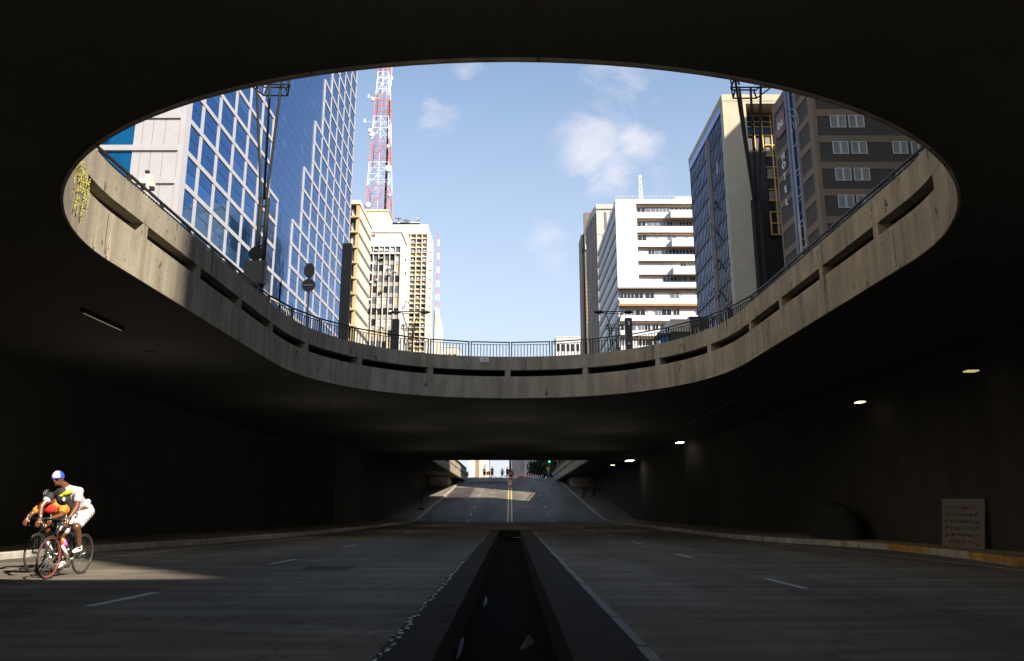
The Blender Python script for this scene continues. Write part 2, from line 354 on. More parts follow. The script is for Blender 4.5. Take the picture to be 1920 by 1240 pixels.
def ring(off0, off1, z0, z1, s0=0, s1=None, n=NR):
    mb = MB(); full = s1 is None; s1 = TOT if full else s1
    k = n if full else n + 1
    vs = []
    for i in range(k):
        s = s0 + (s1 - s0) * i / n
        a = frame_at(s, off0)[0]; b = frame_at(s, off1)[0]
        vs += [(a.x, a.y, z0), (b.x, b.y, z0), (b.x, b.y, z1), (a.x, a.y, z1)]
    fs = []
    for i in range(n):
        a = 4 * i; b = 4 * ((i + 1) % k)
        fs += [(a + j, b + j, b + (j + 1) % 4, a + (j + 1) % 4) for j in range(4)]
    if not full: fs += [(0, 1, 2, 3), (4 * k - 1, 4 * k - 2, 4 * k - 3, 4 * k - 4)]
    return mb.add(vs, fs)

ZS, ZD = 5.1, 5.90
deck = empty('overpass', (0, 17, ZS), 'dark concrete overpass with a large oval opening above the road', 'overpass')
def rect_hit(x, y, x0, x1, y0, y1):
    dx, dy = x - 0, y - 17
    t = min([v for v in ((x1 - 0) / dx if dx > 1e-9 else 9e9, (x0 - 0) / dx if dx < -1e-9 else 9e9, (y1 - 17) / dy if dy > 1e-9 else 9e9, (y0 - 17) / dy if dy < -1e-9 else 9e9)])
    return (0 + dx * t, 17 + dy * t)
def plate(z, x0, x1, y0, y1, off):
    vs = []; k = 160; corners = [(x1, y1), (x0, y1), (x0, y0), (x1, y0)]
    inner = [frame_at(TOT * i / k, off)[0] for i in range(k)]; outer = [rect_hit(p.x, p.y, x0, x1, y0, y1) for p in inner]
    for c in corners:   # pull the nearest outer point onto each corner
        j = min(range(k), key=lambda i: math.dist(outer[i], c)); outer[j] = c
    for a, b in zip(inner, outer): vs += [(a.x, a.y, z), (b[0], b[1], z)]
    return vs, [(2 * i, 2 * i + 1, 2 * ((i + 1) % k) + 1, 2 * ((i + 1) % k)) for i in range(k)]
# slab (soffit, sides)
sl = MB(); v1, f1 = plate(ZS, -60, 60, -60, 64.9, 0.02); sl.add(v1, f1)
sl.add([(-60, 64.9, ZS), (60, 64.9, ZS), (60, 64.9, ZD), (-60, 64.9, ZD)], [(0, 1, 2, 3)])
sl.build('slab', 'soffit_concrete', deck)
B(-11.5, 11.5, 64.2, 64.85, 4.95, 5.095).build('portal_beam', 'soffit_concrete', deck)
ring(0, 0.35, ZS + 0.006, 5.89).build('edge_beam', 'fascia_concrete', deck, True)
ring(-0.02, 0.015, ZS - 0.025, ZS + 0.03).build('drip_lip', 'fascia_concrete', deck, True)
ring(0, 0.22, 6.13, 6.64).build('parapet_band', 'upper_band_concrete', deck, True)
ring(0.22, 0.8, 6.14, 6.636).build('coping', 'dark_concrete', deck)  # darker ring, shade under the band put into its colour
ring(0.42, 0.8, 5.85, 6.14).build('kerb_upstand', 'dirt_and_slot_shade', deck)  # near-black colour stands in for the shade inside the slots
for p in ('edge_beam', 'parapet_band', 'drip_lip'):
    for o in C.objects:
        if o.name == p:
            for q in o.data.polygons: q.use_smooth = False
def s_near(x, y):
    return min((TOT * i / 1200 for i in range(1200)), key=lambda q: math.dist(AT(q), (x, y)))
PST = [s_near(*p_) for p_ in ((-0.12, 28.7), (-2.95, 28.1), (-5.2, 26.3), (-6.35, 23.8), (-6.6, 21.1), (-6.6, 18.5), (-6.6, 15.9), (-6.6, 13.4), (2.72, 28.1), (5.05, 26.4), (6.35, 24.1), (6.6, 21.0), (6.6, 18.5), (6.6, 15.97), (6.6, 13.43))]
npst = 18
for s in PST: ring(0.006, 0.35, 5.85, 6.13, s - 0.1, s + 0.1, 2).build('post', 'fascia_concrete', deck)
ring(0.003, 0.35, 5.85, 6.13, s_near(-6.5, 11.2), s_near(6.5, 11.2), 90).build('closed_band', 'fascia_concrete', deck)
# vertical casting joints
for i in range(0, npst, 2):
    jm = MB()
    s = i * TOT / npst + 0.35
    jm.add(*(lambda m: (m.v, m.f))(ring(-0.002, 0.02, 5.12, 5.83, s - 0.008, s + 0.008, 1)))
    jm.build('joint', 'dark_concrete', deck)

# railing panels standing on the band
def rail_panel():
    r = empty('railing_panel', (0, 0, 0), 'black metal railing panel', 'railing', 'black railing panels round the opening')
    MB().box(-0.69, 0.69, -0.025, 0.025, 0.665, 0.705).build('handrail', 'black_metal', r)
    MB().box(-0.66, 0.66, -0.012, 0.012, 0.58, 0.6).build('rail', 'black_metal', r)
    for sx in (-0.665, 0.665): MB().box(sx - 0.018, sx + 0.018, -0.02, 0.02, 0, 0.665).build('post', 'black_metal', r)
    b0 = None
    for k in range(11):
        x = -0.555 + 0.111 * k
        b = MB().box(x - 0.012, x + 0.012, -0.012, 0.012, 0, 0.58).build('baluster', 'black_metal', r)
    return r
proto_rail = rail_panel()
LR = 1.42; nrl = int(TOT / LR)
def clockword(i):
    return i
k = 0
for i in range(nrl):
    s = (i + 0.5) * TOT / nrl
    p, t, nn = frame_at(s, 0.66)
    ang = math.atan2(t.y, t.x)
    if p.y > 27.4: where = 'at the far end of the opening against the sky'
    elif p.y > 22: where = 'at the far left bend of the opening' if p.x < 0 else 'at the far right bend of the opening'
    elif p.y > 11.5: where = 'on the left parapet below the blue glass tower' if p.x < 0 else 'on the right parapet below the hotel'
    else: where = 'on the near rim above the camera'
    o = proto_rail if k == 0 else copy_tree(proto_rail)
    pa_, pb_ = frame_at(s - TOT / nrl / 2, 0.66)[0], frame_at(s + TOT / nrl / 2, 0.66)[0]
    pm_ = (pa_ + pb_) / 2; o.location = (pm_.x, pm_.y, 6.64); o.rotation_euler = (0, 0, math.atan2(pb_.y - pa_.y, pb_.x - pa_.x)); o.scale = (((pb_ - pa_).length - 0.04) / 1.38, 1, 1)
    o['label'] = 'black metal railing panel ' + where
    o['group'] = 'railing panels ' + where
    k += 1

# ------------------------------------------------------------------ street level sheet (ground)
g = MB(); v1, f1 = plate(ZD, -60, 60, -60, 64.9, 0.35); g.add(v1, f1)
XR = 6.95
def quad(mb, a, b, c, d): mb.add([a, b, c, d], [(0, 1, 2, 3)])
for (x0, x1, y0, y1) in ((-1500, -60, -400, 64.9), (60, 1500, -400, 64.9), (-60, 60, -400, -60), (-1500, -XR, 64.9, 126), (XR, 1500, 64.9, 126), (-1500, -60, 126, 3000), (60, 1500, 126, 3000), (-60, -XR, 126, 3000), (XR, 60, 126, 3000), (-XR, XR, 132, 3000)):
    quad(g, (x0, y0, ZD), (x1, y0, ZD), (x1, y1, ZD), (x0, y1, ZD))
tag(g.build('ground', 'sidewalk_concrete'), kind='structure')
# overhanging side slabs with parapet over the ramp
def zr(y):   # road profile
    if y <= 64: return 0.0
    if y <= 72: return 0.104 * (y - 64) ** 2 / 16
    if y < 120: return 0.104 * (y - 68)
    if y < 130: return 0.104 * (y - 68) - 0.104 * (y - 120) ** 2 / 20 
    return 5.896
for sx, side in ((-1, 'left'), (1, 'right')):
    rp = empty('ramp_parapet', (sx * 6.8, 65, ZS), 'concrete parapet band overhanging the %s side of the far ramp' % side, 'parapet', None)
    B(sx * 6.65, sx * 7.0, 64.9, 126, ZS, 5.85).build('edge_beam', 'fascia_concrete', rp)
    B(sx * 6.65, sx * 7.3, 64.9, 126, 6.13, 6.64).build('parapet_band', 'fascia_concrete', rp)
    for i in range(23):
        y = 66 + i * 2.6
        B(sx * 6.656, sx * 7.0, y, y + 0.2, 5.85, 6.13).build('post', 'fascia_concrete', rp)
    B(sx * 7.0, sx * 13, 64.9, 127, ZS, 5.89).build('slab', 'soffit_concrete', rp)
    hr = MB()
    hr.cyl((sx * 6.95, 64.9, 7.3), (sx * 6.95, 126, 7.3), 0.035)
    hr.build('handrail', 'black_metal', rp)
    bl = MB()
    for i in range(200): bl.box(sx * 6.95 - 0.012, sx * 6.95 + 0.012, 65 + i * 0.3, 65.03 + i * 0.3, 6.64, 7.28)
    tag(bl.build('baluster', 'black_metal', rp), kind='stuff')
    # retaining walls under it
    rw = empty('retaining_wall', (sx * 11, 50, 0), 'dark concrete retaining wall behind the %s sidewalk' % side, 'wall')
    xw = -13.5 if sx < 0 else 11.5
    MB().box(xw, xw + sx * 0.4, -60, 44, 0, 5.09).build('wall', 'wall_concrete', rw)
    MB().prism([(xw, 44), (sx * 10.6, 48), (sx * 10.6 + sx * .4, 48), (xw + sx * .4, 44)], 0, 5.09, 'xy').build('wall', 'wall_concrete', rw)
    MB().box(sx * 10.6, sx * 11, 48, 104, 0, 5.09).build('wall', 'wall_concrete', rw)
    MB().box(sx * 8.1, sx * 10.6, 104, 127, 2.5, 5.09).build('abutment', 'pale_stone', rw)
tag(B(-13.5, 11.5, -60.5, -60, 0, 5.09).build('added_end_wall', 'wall_concrete'), 'added dark wall closing the unseen end of the underpass behind the camera', 'wall')  # unseen wall, added to keep daylight out of the tunnel's back end

# ------------------------------------------------------------------ roadway, kerbs, sidewalks
KR = [(-60, 9.0), (0, 9.4), (10, 9.6), (15.7, 9.83), (18.6, 10.3), (22.5, 10.3), (27, 8.8), (31, 8.2), (45, 8.0), (73, 7.85), (100, 7.3), (120, 7.0), (128, 6.9), (132, 6.9)]
KL = [(-60, -10.8), (0, -10.9), (14, -11.05), (18.4, -11.2), (21, -10.9), (26, -9.6), (34, -8.4), (45, -8.0), (73, -7.85), (100, -7.3), (120, -7.0), (128, -6.9), (132, -6.9)]
def kx(K, y):
    for (y0, a), (y1, b) in zip(K, K[1:]):
        if y0 <= y <= y1: return a + (b - a) * (y - y0) / (y1 - y0)
    return K[-1][1]
YS = sorted(set([-60, -30] + list(range(-20, 64, 2)) + list(range(64, 133))))
def strip(mb, fx0, fx1, y0, y1, dz, ys=YS):
    rows = [y for y in ys if y0 <= y <= y1]
    if not rows or rows[0] != y0: rows = [y0] + rows
    if rows[-1] != y1: rows = rows + [y1]
    vs = []
    for y in rows: vs += [(fx0(y), y, zr(y) + dz), (fx1(y), y, zr(y) + dz)]
    mb.add(vs, [(2 * i, 2 * i + 1, 2 * i + 3, 2 * i + 2) for i in range(len(rows) - 1)])
rd = MB()
strip(rd, lambda y: kx(KL, y), lambda y: -0.95, -60, 38, 0); strip(rd, lambda y: 1.03, lambda y: kx(KR, y), -60, 38, 0)
strip(rd, lambda y: kx(KL, y), lambda y: kx(KR, y), 38, 66, 0)
tag(rd.build('road', 'asphalt'), kind='structure')
rd = MB(); strip(rd, lambda y: kx(KL, y), lambda y: kx(KR, y), 66, 132, 0)
tag(rd.build('ramp', 'ramp_asphalt'), kind='structure')
rd = MB(); quad(rd, (-6.9, 132, 5.904), (6.9, 132, 5.904), (14, 900, 5.904), (-14, 900, 5.904)); tag(rd.build('avenue', 'ramp_asphalt'), kind='structure')
for K, sx, xo, nm in ((KL, -1, -13.5, 'left'), (KR, 1, 11.5, 'right')):
    kb = MB(); rows = YS; vs = []
    for y in rows:
        x = kx(K, y); z = zr(y); b = 0.02
        vs += [(x, y, z - 0.1), (x, y, z + 0.15 - b), (x + sx * b, y, z + 0.15), (x + sx * 0.16, y, z + 0.15), (x + sx * 0.16, y, z - 0.1)]
    m = 5
    kb.add(vs, [(i * m + j, i * m + j + 1, (i + 1) * m + j + 1, (i + 1) * m + j) for i in range(len(rows) - 1) for j in range(4)])
    tag(kb.build('kerb', 'kerb_concrete'), kind='structure')
    sw = MB(); 
    def fo(y): return xo if y <= 44 else (sx * 10.6 if y >= 48 else xo + (sx * 10.6 - xo) * (y - 44) / 4)
    strip(sw, lambda y: kx(K, y) + sx * 0.16, fo, -60, 132, 0.146)
    tag(sw.build('sidewalk', 'sidewalk_concrete'), kind='structure')
# yellow face along one stretch of the right kerb
ky = MB(); vs = []
rows = [14.0 + 0.5 * i for i in range(21)]
for y in rows:
    x = kx(KR, y); vs += [(x - 0.004, y, 0.02), (x - 0.004, y, 0.132), (x + 0.018, y, 0.154), (x + 0.12, y, 0.154)]
ky.add(vs, [(i * 4 + j, i * 4 + j + 1, (i + 1) * 4 + j + 1, (i + 1) * 4 + j) for i in range(len(rows) - 1) for j in range(3)])
tag(ky.build('kerb_yellow_face', 'yellow_kerb'), kind='structure')
# markings
mk = MB()
def dash(x0, y0, x1, y1, w=0.12, dz=0.004):
    n = max(1, int(abs(y1 - y0) / 2)); 
    for i in range(n):
        a = i / n; b = (i + 1) / n
        xa, ya, xb, yb = x0 + (x1 - x0) * a, y0 + (y1 - y0) * a, x0 + (x1 - x0) * b, y0 + (y1 - y0) * b
        mk.add([(xa - w / 2, ya, zr(ya) + dz), (xa + w / 2, ya, zr(ya) + dz), (xb + w / 2, yb, zr(yb) + dz), (xb - w / 2, yb, zr(yb) + dz)], [(0, 1, 2, 3)])
for j in range(-3, 7): 
    y = 18.5 + 7 * j
    if y < 60: dash(4.15, y, 4.1, y + 1.5)
for j in range(-4, 6):
    y = 16.45 + 7 * j
    if y < 60: dash(-4.85, y, -4.75, y + 1.5)
dash(-9.3, -20, -9.25, 15.5, 0.1); dash(-9.5, 17, -9.0, 22, 0.1); dash(-9.0, 22, -7.7, 32, 0.1); dash(9.0, -20, 9.3, 16, 0.1); dash(9.3, 16, 8.6, 26, 0.08); dash(7.6, 34, 7.5, 64, 0.1)
for j in range(9):
    y = 66 + 6.5 * j; dash(3.5, y, 3.45, y + 1.8, 0.1); dash(-3.6, y, -3.55, y + 1.8, 0.1)
for y in (31.0,): mk.add([(0.1, y, 0.005), (1.8, y, 0.005), (1.8, y + 0.3, 0.005), (0.1, y + 0.3, 0.005)], [(0, 1, 2, 3)])
tag(mk.build('road_marking', 'paint_white'), kind='structure')
mk = MB()
for x in (-0.22, 0.12): dash(x, 66, x, 124, 0.13)
tag(mk.build('centre_line', 'paint_yellow'), kind='structure')
rp_ = MB()
for (a, b, y0, y1) in ((-7.2, -4.6, 90, 104),): strip(rp_, lambda y: a, lambda y: b, y0, y1, 0.003)
tag(rp_.build('asphalt_repair', 'asphalt_patch'), kind='structure')
rp_ = MB()
strip(rp_, lambda y: -3.9, lambda y: -3.0, 14.9, 15.9, 0.003); strip(rp_, lambda y: -5.8, lambda y: -0.5, 110, 115, 0.004)
tag(rp_.build('asphalt_repair', 'asphalt_patch'), kind='structure')
# median with its open trench
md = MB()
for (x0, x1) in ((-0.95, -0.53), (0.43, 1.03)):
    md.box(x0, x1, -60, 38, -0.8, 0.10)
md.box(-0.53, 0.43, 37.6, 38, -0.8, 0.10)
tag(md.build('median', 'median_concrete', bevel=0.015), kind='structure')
tr = MB(); quad(tr, (-0.53, -60, -0.28), (0.43, -60, -0.28), (0.43, 37.6, -0.28), (-0.53, 37.6, -0.28)); tag(tr.build('trench', 'dirt_and_slot_shade'), kind='structure')
ch = MB()   # chipped white paint along the left edge of the median
y = 3.5
while y < 34:
    l_ = random.uniform(0.03, 0.16); w = random.uniform(0.012, 0.055); x = -0.95 + random.uniform(0.0, 0.05)
    ch.add([(x, y, 0.104), (x + w, y + random.uniform(-.03, .03), 0.104), (x + w * random.uniform(.6, 1), y + l_, 0.104), (x + random.uniform(-.0, .02), y + l_ * 0.8, 0.104)], [(0, 1, 2, 3)])
    y += l_ * random.uniform(0.6, 1.0) + random.uniform(0.0, 0.07)
tag(ch.build('median_paint', 'paint_white'), kind='structure')
ch = MB()
for i in range(20):
    y = 3 + 1.6 * i; o_ = random.uniform(0, .015); ch.add([(0.94 + o_, y, 0.104), (1.022, y, 0.104), (1.022, y + 1.55, 0.104), (0.93 + o_, y + 1.55, 0.104)], [(0, 1, 2, 3)])
tag(ch.build('median_edging', 'paint_worn'), kind='structure')
lt = [(-0.38, 11.6, 0.05, 0.3), (-0.5, 7.6, 0.05, 0.7), (0.12, 8.2, 0.12, 0.04)]
for (x, y, w, l_), lb in zip(lt, ('pale crumpled paper scrap lying in the median trench', 'thin pale plastic strip beside the trench edge near the camera', 'small pale wrapper on the right of the median')):
    z = -0.28
    m_ = MB(); m_.add([(x, y, z + 0.02), (x + w, y + 0.05, z + 0.08), (x + w * 0.8, y + l_, z + 0.12), (x - 0.02, y + l_ * 0.8, z + 0.03), (x + w * .5, y + l_ * .5, z + 0.16)], [(0, 1, 4), (1, 2, 4), (2, 3, 4), (3, 0, 4), (0, 3, 2, 1)])
    tag(m_.build('litter', 'paper'), lb, 'litter', 'litter in the median')

# ------------------------------------------------------------------ underpass lamps, added fill lights and conduit
def lamp(x, y, z, label, gl, power, size=(0.75, 0.32)):
    t = empty('wall_lamp', (x, y, z), label, 'lamp', 'lit lamps under the overpass')
    MB().box(x - size[0] / 2 - .03, x + size[0] / 2 + .03, y - size[1] / 2 - .03, y + size[1] / 2 + .03, z + 0.012, z + 0.12).build('housing', 'dark_steel', t)
    MB().box(x - size[0] / 2, x + size[0] / 2, y - size[1] / 2, y + size[1] / 2, z - 0.02, z + 0.01).build('diffuser', gl, t)
    MB().cyl((x, y, z + .12), (x, y, ZS - 0.002), 0.02).build('bracket', 'dark_steel', t)
    if power:
        la = bpy.data.lights.new('lamp_or_fill_light', 'POINT'); la.energy = power; la.color = (1, 0.83, 0.58); la.shadow_soft_size = 0.12
        lo = bpy.data.objects.new('lamp_or_fill_light', la); C.objects.link(lo); lo.location = (x, y, z - 0.3)
PW = 0.15
lamp(10.9, 18.2, 4.27, 'dim thin lamp under the overpass, nearest of the lit lamps on the right', 'lamp_dim', PW, (0.26, 0.22))
lamp(10.9, 24.2, 4.33, 'yellow lit lamp, second from the right edge under the overpass', 'lamp_glass', PW, (0.2, 0.34))
lamp(10.1, 46.8, 4.92, 'bright lit lamp between the yellow lamp and the far portal', 'lamp_glass_white', PW, (0.36, 0.7))
lamp(9.55, 63.2, 4.82, 'bright diamond shaped lit lamp next to the far portal', 'lamp_glass_white', PW, (0.55, 1.3))
lamp(8.2, 63.3, 4.48, 'small dim yellow lamp just left of the brightest lamp at the far portal', 'lamp_glass', 0, (0.3, 0.25))
t = empty('glow_strip', (-8.75, 16.3, 4.95), 'thin faintly lit strip under the overpass left of the opening', 'lamp')
MB().cyl((-8.75, 15.5, 5.0), (-8.75, 17.1, 5.0), 0.008).build('tube', 'strip_glow', t)  # thin strip with a weak warm emission
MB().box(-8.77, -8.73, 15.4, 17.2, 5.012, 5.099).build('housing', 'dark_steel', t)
FILL = [((0, -8), 'over the median just behind the camera'), ((0, 2.5), 'over the median directly above the camera'), ((-10, -4), 'at upper left behind the camera'), ((9, -4), 'at upper right behind the camera'),
       ((-9.5, 5), 'at upper left beside the near rim'), ((9, 5), 'at upper right beside the near rim'), ((-7, 30), 'over the left lane beyond the cyclists'), ((-5, 40), 'over the left lane midway to the portal'),
       ((-5, 54), 'over the left lane near the far portal'), ((0, 36), 'over the road just beyond the opening'), ((0, 48), 'over the middle of the road beyond the opening'), ((5, 41), 'over the right lane beyond the opening'), ((5, 54), 'over the right lane near the far portal'), ((-9.4, 20), 'left of the opening above the cyclists')]
for (x, y), w_ in FILL:
    t = empty('added_fill_light', (x, y, 5.0), 'added fill light with a small housing ' + w_, 'lamp', 'added fill lights of the underpass')
    MB().box(x - .08, x + .08, y - .12, y + .12, 5.07, 5.097).build('housing', 'soffit_concrete', t)
    la = bpy.data.lights.new('lamp_or_fill_light', 'POINT'); la.energy = 32 if y < 6 else 20; la.color = (1, 0.91, 0.77); la.shadow_soft_size = 0.6
    lo = bpy.data.objects.new('lamp_or_fill_light', la); C.objects.link(lo); lo.location = (x, y, 2.6)  # added fill light hung in mid-air below the housing, lifts the dark underpass
t = MB()
t.tube([(7.4, 12, 5.06), (8.3, 20, 5.06), (8.6, 40, 5.06), (8.4, 64, 5.06)], 0.03)
tag(t.build('ceiling_conduit', 'dark_steel'), 'thin conduit running along the dark ceiling right of the opening', 'pipe')

# ------------------------------------------------------------------ BUILDING: blue glass tower (left)
XT = -32.0
cols_all = [70.5, 74.6, 78.9, 83.4, 87.9, 92.5, 96.9, 101.0, 104.8, 108.7, 113.1, 117.9, 122.6, 127.4, 132.5, 137.4, 142.4, 147.3]
zk = lambda k: 35.8 + 3.45 * k       # top of band k
tower = empty('office_tower', (XT, 70, ZD), 'blue glass office tower with a stepped grid of pale bands', 'tower')
B(XT - 60, XT - 0.5, 71.0, 147.3, ZD, 100).build('core', 'joint', tower)
# camera-facing wing wall: glass left part, panel part, chamfer
B(XT - 60, -36.9, 70.6, 71.0, ZD, 100).build('curtain_wall', 'blue_glass', tower, label='blue glass on the side facing the camera')
pan = MB()
for i, (a, b) in enumerate(((-37.3 + .3, -36.2), (-36.18, -35.2), (-35.18, -34.0), (-33.98, -32.5))):
    for k in range(-9, 19):
        pan.box(a + 0.012, b - 0.012, 70.45, 70.9, zk(k) - 0.02 - 3.45 + 0.0, zk(k) - 0.62)
pan.build('panel', 'lilac_panel', tower)
bn = MB()
for k in range(-9, 19):
    bn.box(XT - 60, -32.5, 70.28, 71.0, zk(k) - 0.6, zk(k) - 0.04)
bn.build('band', 'lilac_panel', tower)
B(-36.95, -32.5, 70.6, 71, ZD, 100).build('backing', 'joint', tower)
chm = MB(); chm.prism([(-32.52, 70.4), (-32.02, 70.4), (-32.02, 71.6), (-32.52, 71.6)], ZD, 100, 'xy'); chm.build('corner_pier', 'lilac_panel', tower)
# big curtain wall, thin dark joints
B(XT - 0.5, XT - 0.25, 71.6, 147.3, ZD, 100).build('curtain_wall', 'blue_glass', tower, label='plain blue glass between the two stepped grids')
jn = MB()
for k in range(-9, 19):
    jn.box(XT - 0.26, XT - 0.235, 71.6, 147.3, zk(k) - 0.33, zk(k) - 0.27); jn.box(XT - 0.26, XT - 0.237, 71.6, 147.3, zk(k) - 2.0, zk(k) - 1.95)
jn.build('joint_line', 'joint', tower)
# which cells carry the pale grid. cell (c, k): between cols c..c+1, below band k
def lmax(k):      # left grid: number of columns at band k
    if k >= 6: return 5
    if k > 2: return 6 if k <= 5 else 5
    if k > -1: return 7
    return 8 if k > -3 else 9
def rmin(k):
    z = zk(k)
    for c, zt in ((14, 82.5), (13, 76.5), (12, 65.5), (11, 55.5), (10, 45), (9, 34)):
        if z > zt: return c + 0
    return 8
grid_b = MB(); GC = {}; panes = []
for k in range(-8, 19):
    zt = zk(k)
    lm = lmax(k); rm = rmin(k)
    if k == 5: pass
    for (c0, c1) in ((0, lm), (rm, 17)):
        if c0 >= c1: continue
        grid_b.box(XT - 0.25, XT - 0.03, (71.6 if c0 == 0 else cols_all[c0] - 0.3), cols_all[c1] + 0.15, zt - 0.52, zt)
        for c in range(c0, c1 + 1):
            if c == 0: continue
            w = 0.42 if c < 8 else 0.32
            grid_c = GC.setdefault((c, c0 > 0), MB()); grid_c.box(XT - 0.25, XT - 0.05, cols_all[c] - w, cols_all[c] + w * 0.4, zt - 3.45, zt - 0.6)
        for c in range(c0, c1):
            y0 = max(cols_all[c], 71.6) + 0.2; y1 = cols_all[c + 1] - 0.5
            for (za, zb) in ((zt - 3.45 + 0.02, zt - 2.0), (zt - 1.94, zt - 0.62)):
                if zb < 24: continue
                panes.append((abs(y0) + 0.2 * abs(zb - 45), (B(XT - 0.25, XT - 0.12, y0, y1, za, zb), 'blue_glass_pale' if random.random() < 0.13 else 'blue_glass')))
panes.sort(key=lambda a: a[0])
parts([p[1] for p in panes], 'window', tower)
grid_b.build('grid_band', 'lilac_panel', tower)
for g_ in GC.values(): g_.build('grid_column', 'lilac_panel', tower)
# paler sheets over parts of the plain glass
bl = []
for _ in range(60):
    k = random.randint(-5, 17); y = random.uniform(95, 132); 
    if cols_all[min(lmax(k), 17)] + 1 < y < cols_all[rmin(k)] - 2.5: bl.append((B(XT - 0.25, XT - 0.243, y, y + random.uniform(0.8, 2.2), zk(k) - 1.9, zk(k) - 0.4), 'blue_glass_pale'))
parts(bl, 'pale_sheet', tower)

# ------------------------------------------------------------------ BUILDING: beige slatted block
b2 = empty('slab_block', (XT, 154.5, ZD), 'narrow beige block with slanted looking slatted floor bands beside the blue tower', 'building')
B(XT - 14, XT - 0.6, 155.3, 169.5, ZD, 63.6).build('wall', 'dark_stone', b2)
fl = MB(); pn = []; tooth = MB(); fr = MB()
for i in range(0, 17):
    z = 61.2 - 3.35 * i
    fl.box(XT - 10, XT + 0.15, 154.2, 155.3, z - 0.55, z - 0.2)
    pn.append((B(XT - 0.6, XT + 0.12, 155.6, 169.5, z - 0.05, z + 2.4 if i else z + 2.4), 'beige_panel'))
    for j in range(28): tooth.box(XT - 0.5, XT + 0.08, 155.8 + j * 0.5, 156.0 + j * 0.5, z - 0.5, z - 0.1)
    fr.box(XT - 0.6, XT - 0.3, 155.3, 169.5, z - 0.8, z - 0.1)
    pn.append((MB().prism([(XT - 1.3, z - 0.2), (XT - 0.6, z - 0.2), (XT - 1.3, z + 1.1)], 154.5, 155.2, 'xz'), 'offwhite'))
parts([p for p in pn if p[0].v[0][2] < 63], 'panel', b2)
fl.build('slab', 'ochre', b2); tag(tooth.build('slat', 'dark_stone', b2), kind='stuff')
B(XT - 0.45, XT + 0.1, 154.6, 155.5, ZD, 64.3).build('corner_pier', 'ochre', b2)
B(XT - 14, XT + 0.3, 154.4, 169.6, 63.7, 64.6).build('roof', 'cream', b2)
wn = []
for i in range(0, 12):
    z = 61.2 - 3.35 * i
    for x in (-34.9, -33.4): wn.append((B(x, x + 1.1, 155.15, 155.32, z - 2.6, z - 0.9), random.choice(('window_mid', 'window_dark', 'window_pale'))))
parts(wn, 'window', b2)

# ------------------------------------------------------------------ BUILDING: grey office block with fins
b3 = empty('fin_block', (-36, 218, ZD), 'grey block with vertical fins, air conditioners and a white top floor', 'building')
B(-60, XT, 218.6, 238, ZD, 79).build('wall', 'offwhite', b3)
B(-60, XT + 0.02, 218.0, 218.6, 76.2, 79.1).build('parapet', 'white_render', b3)
B(-60, -32.0, 217.8, 218.3, 73.85, 74.3).build('ledge', 'offwhite', b3)
sp = MB(); wl = []; fins = [-43.4, -41.8, -40.2, -38.6, -37.0, -35.4, -33.8, -32.2]
rowz = [77.9 - 0.3, 74.7]
for i in range(-1, 22):
    zt = 73.9 - 3.27 * i; zb = zt - 2.0
    if i < 0: zt, zb = 77.4, 74.4
    for j in range(len(fins) - 1):
        x0, x1 = fins[j] + 0.1, fins[j + 1] - 0.1
        style = random.choice(['window_mid', 'window_dark', 'window_pale', 'window_dark', 'window_warm', 'window_mid']) if i != 5 else ('window_dark')
        if i in (4, 6, 7) and random.random() < 0.6: style = random.choice(('window_pale', 'window_warm'))
        mb = MB()
        n = 3
        for q in range(n):
            for r_ in range(2):
                a = x0 + (x1 - x0) * q / n + 0.03; b = x0 + (x1 - x0) * (q + 1) / n - 0.03
                za = zb + (zt - zb) * r_ / 2 + 0.04; zc = zb + (zt - zb) * (r_ + 1) / 2 - 0.04
                mb.box(a, b, 218.42, 218.5, za, zc)
        wl.append((mb, style))
    if i >= 0: sp.box(-60, XT - 0.1, 218.3, 218.58, zt - 3.27, zb)
wl.sort(key=lambda a: -a[0].v[0][2])
parts(wl, 'window', b3)
B(-60, XT - 0.05, 218.52, 218.6, ZD, 77.5).build('window_frame', 'grey_spandrel', b3)
sp.build('spandrel', 'grey_spandrel', b3)
for x in fins: B(x - 0.1, x + 0.1, 217.9, 218.42, ZD, 73.85 if x > -44 else 73).build('fin', 'cream', b3)
for x in fins: B(x - 0.1, x + 0.1, 218.0, 218.42, 74.3, 76.2).build('fin', 'white_render', b3)
ac = MB().box(-0.35, 0.35, -0.3, 0.3, -0.25, 0.25).cyl((0, -0.31, 0), (0, -0.33, 0), 0.2, 0.2, 12).build('air_conditioner', 'white_plastic', b3)
ac.location = Vector((-39.4, 217.9, 75.0)) - ORG[b3.name]
for (x, z) in ((-37.8, 75.0), (-36.2, 74.9), (-35.4, 69.6), (-33.6, 68.6), (-40.6, 68.0), (-40.4, 65.2), (-38.8, 65.9), (-40.7, 60.0), (-38.3, 57.5), (-34.6, 56.5), (-36.6, 52.0), (-40.6, 70.9)):
    a = ac.copy(); C.objects.link(a); a.location = Vector((x, 217.9, z)) - ORG[b3.name]
aw = MB()
for (x, z, w) in ((-38.3, 72.9, 1.3), (-35.6, 67.9, .6), (-37.9, 63.0, 1.0)):
    aw.prism([(217.2, z - 0.7), (217.9, z - 0.7), (217.9, z)], x, x + w, 'yz')
aw.build('awning', 'dark_stone', b3)
ph = empty('penthouse_block', (-38, 222, 79), 'pale pinkish penthouse box on the roof of the grey finned block', 'building')
B(-41.9, -32.6, 220.5, 232, 79.1, 81.4).build('wall', 'offwhite', ph); B(-42.2, -32.3, 220.2, 232.2, 81.4, 81.7).build('roof', 'cream', ph)
for x in (-41.6, -40.9): B(x, x + .5, 220.4, 220.6, 79.5, 80.8).build('window', 'window_dark', ph)
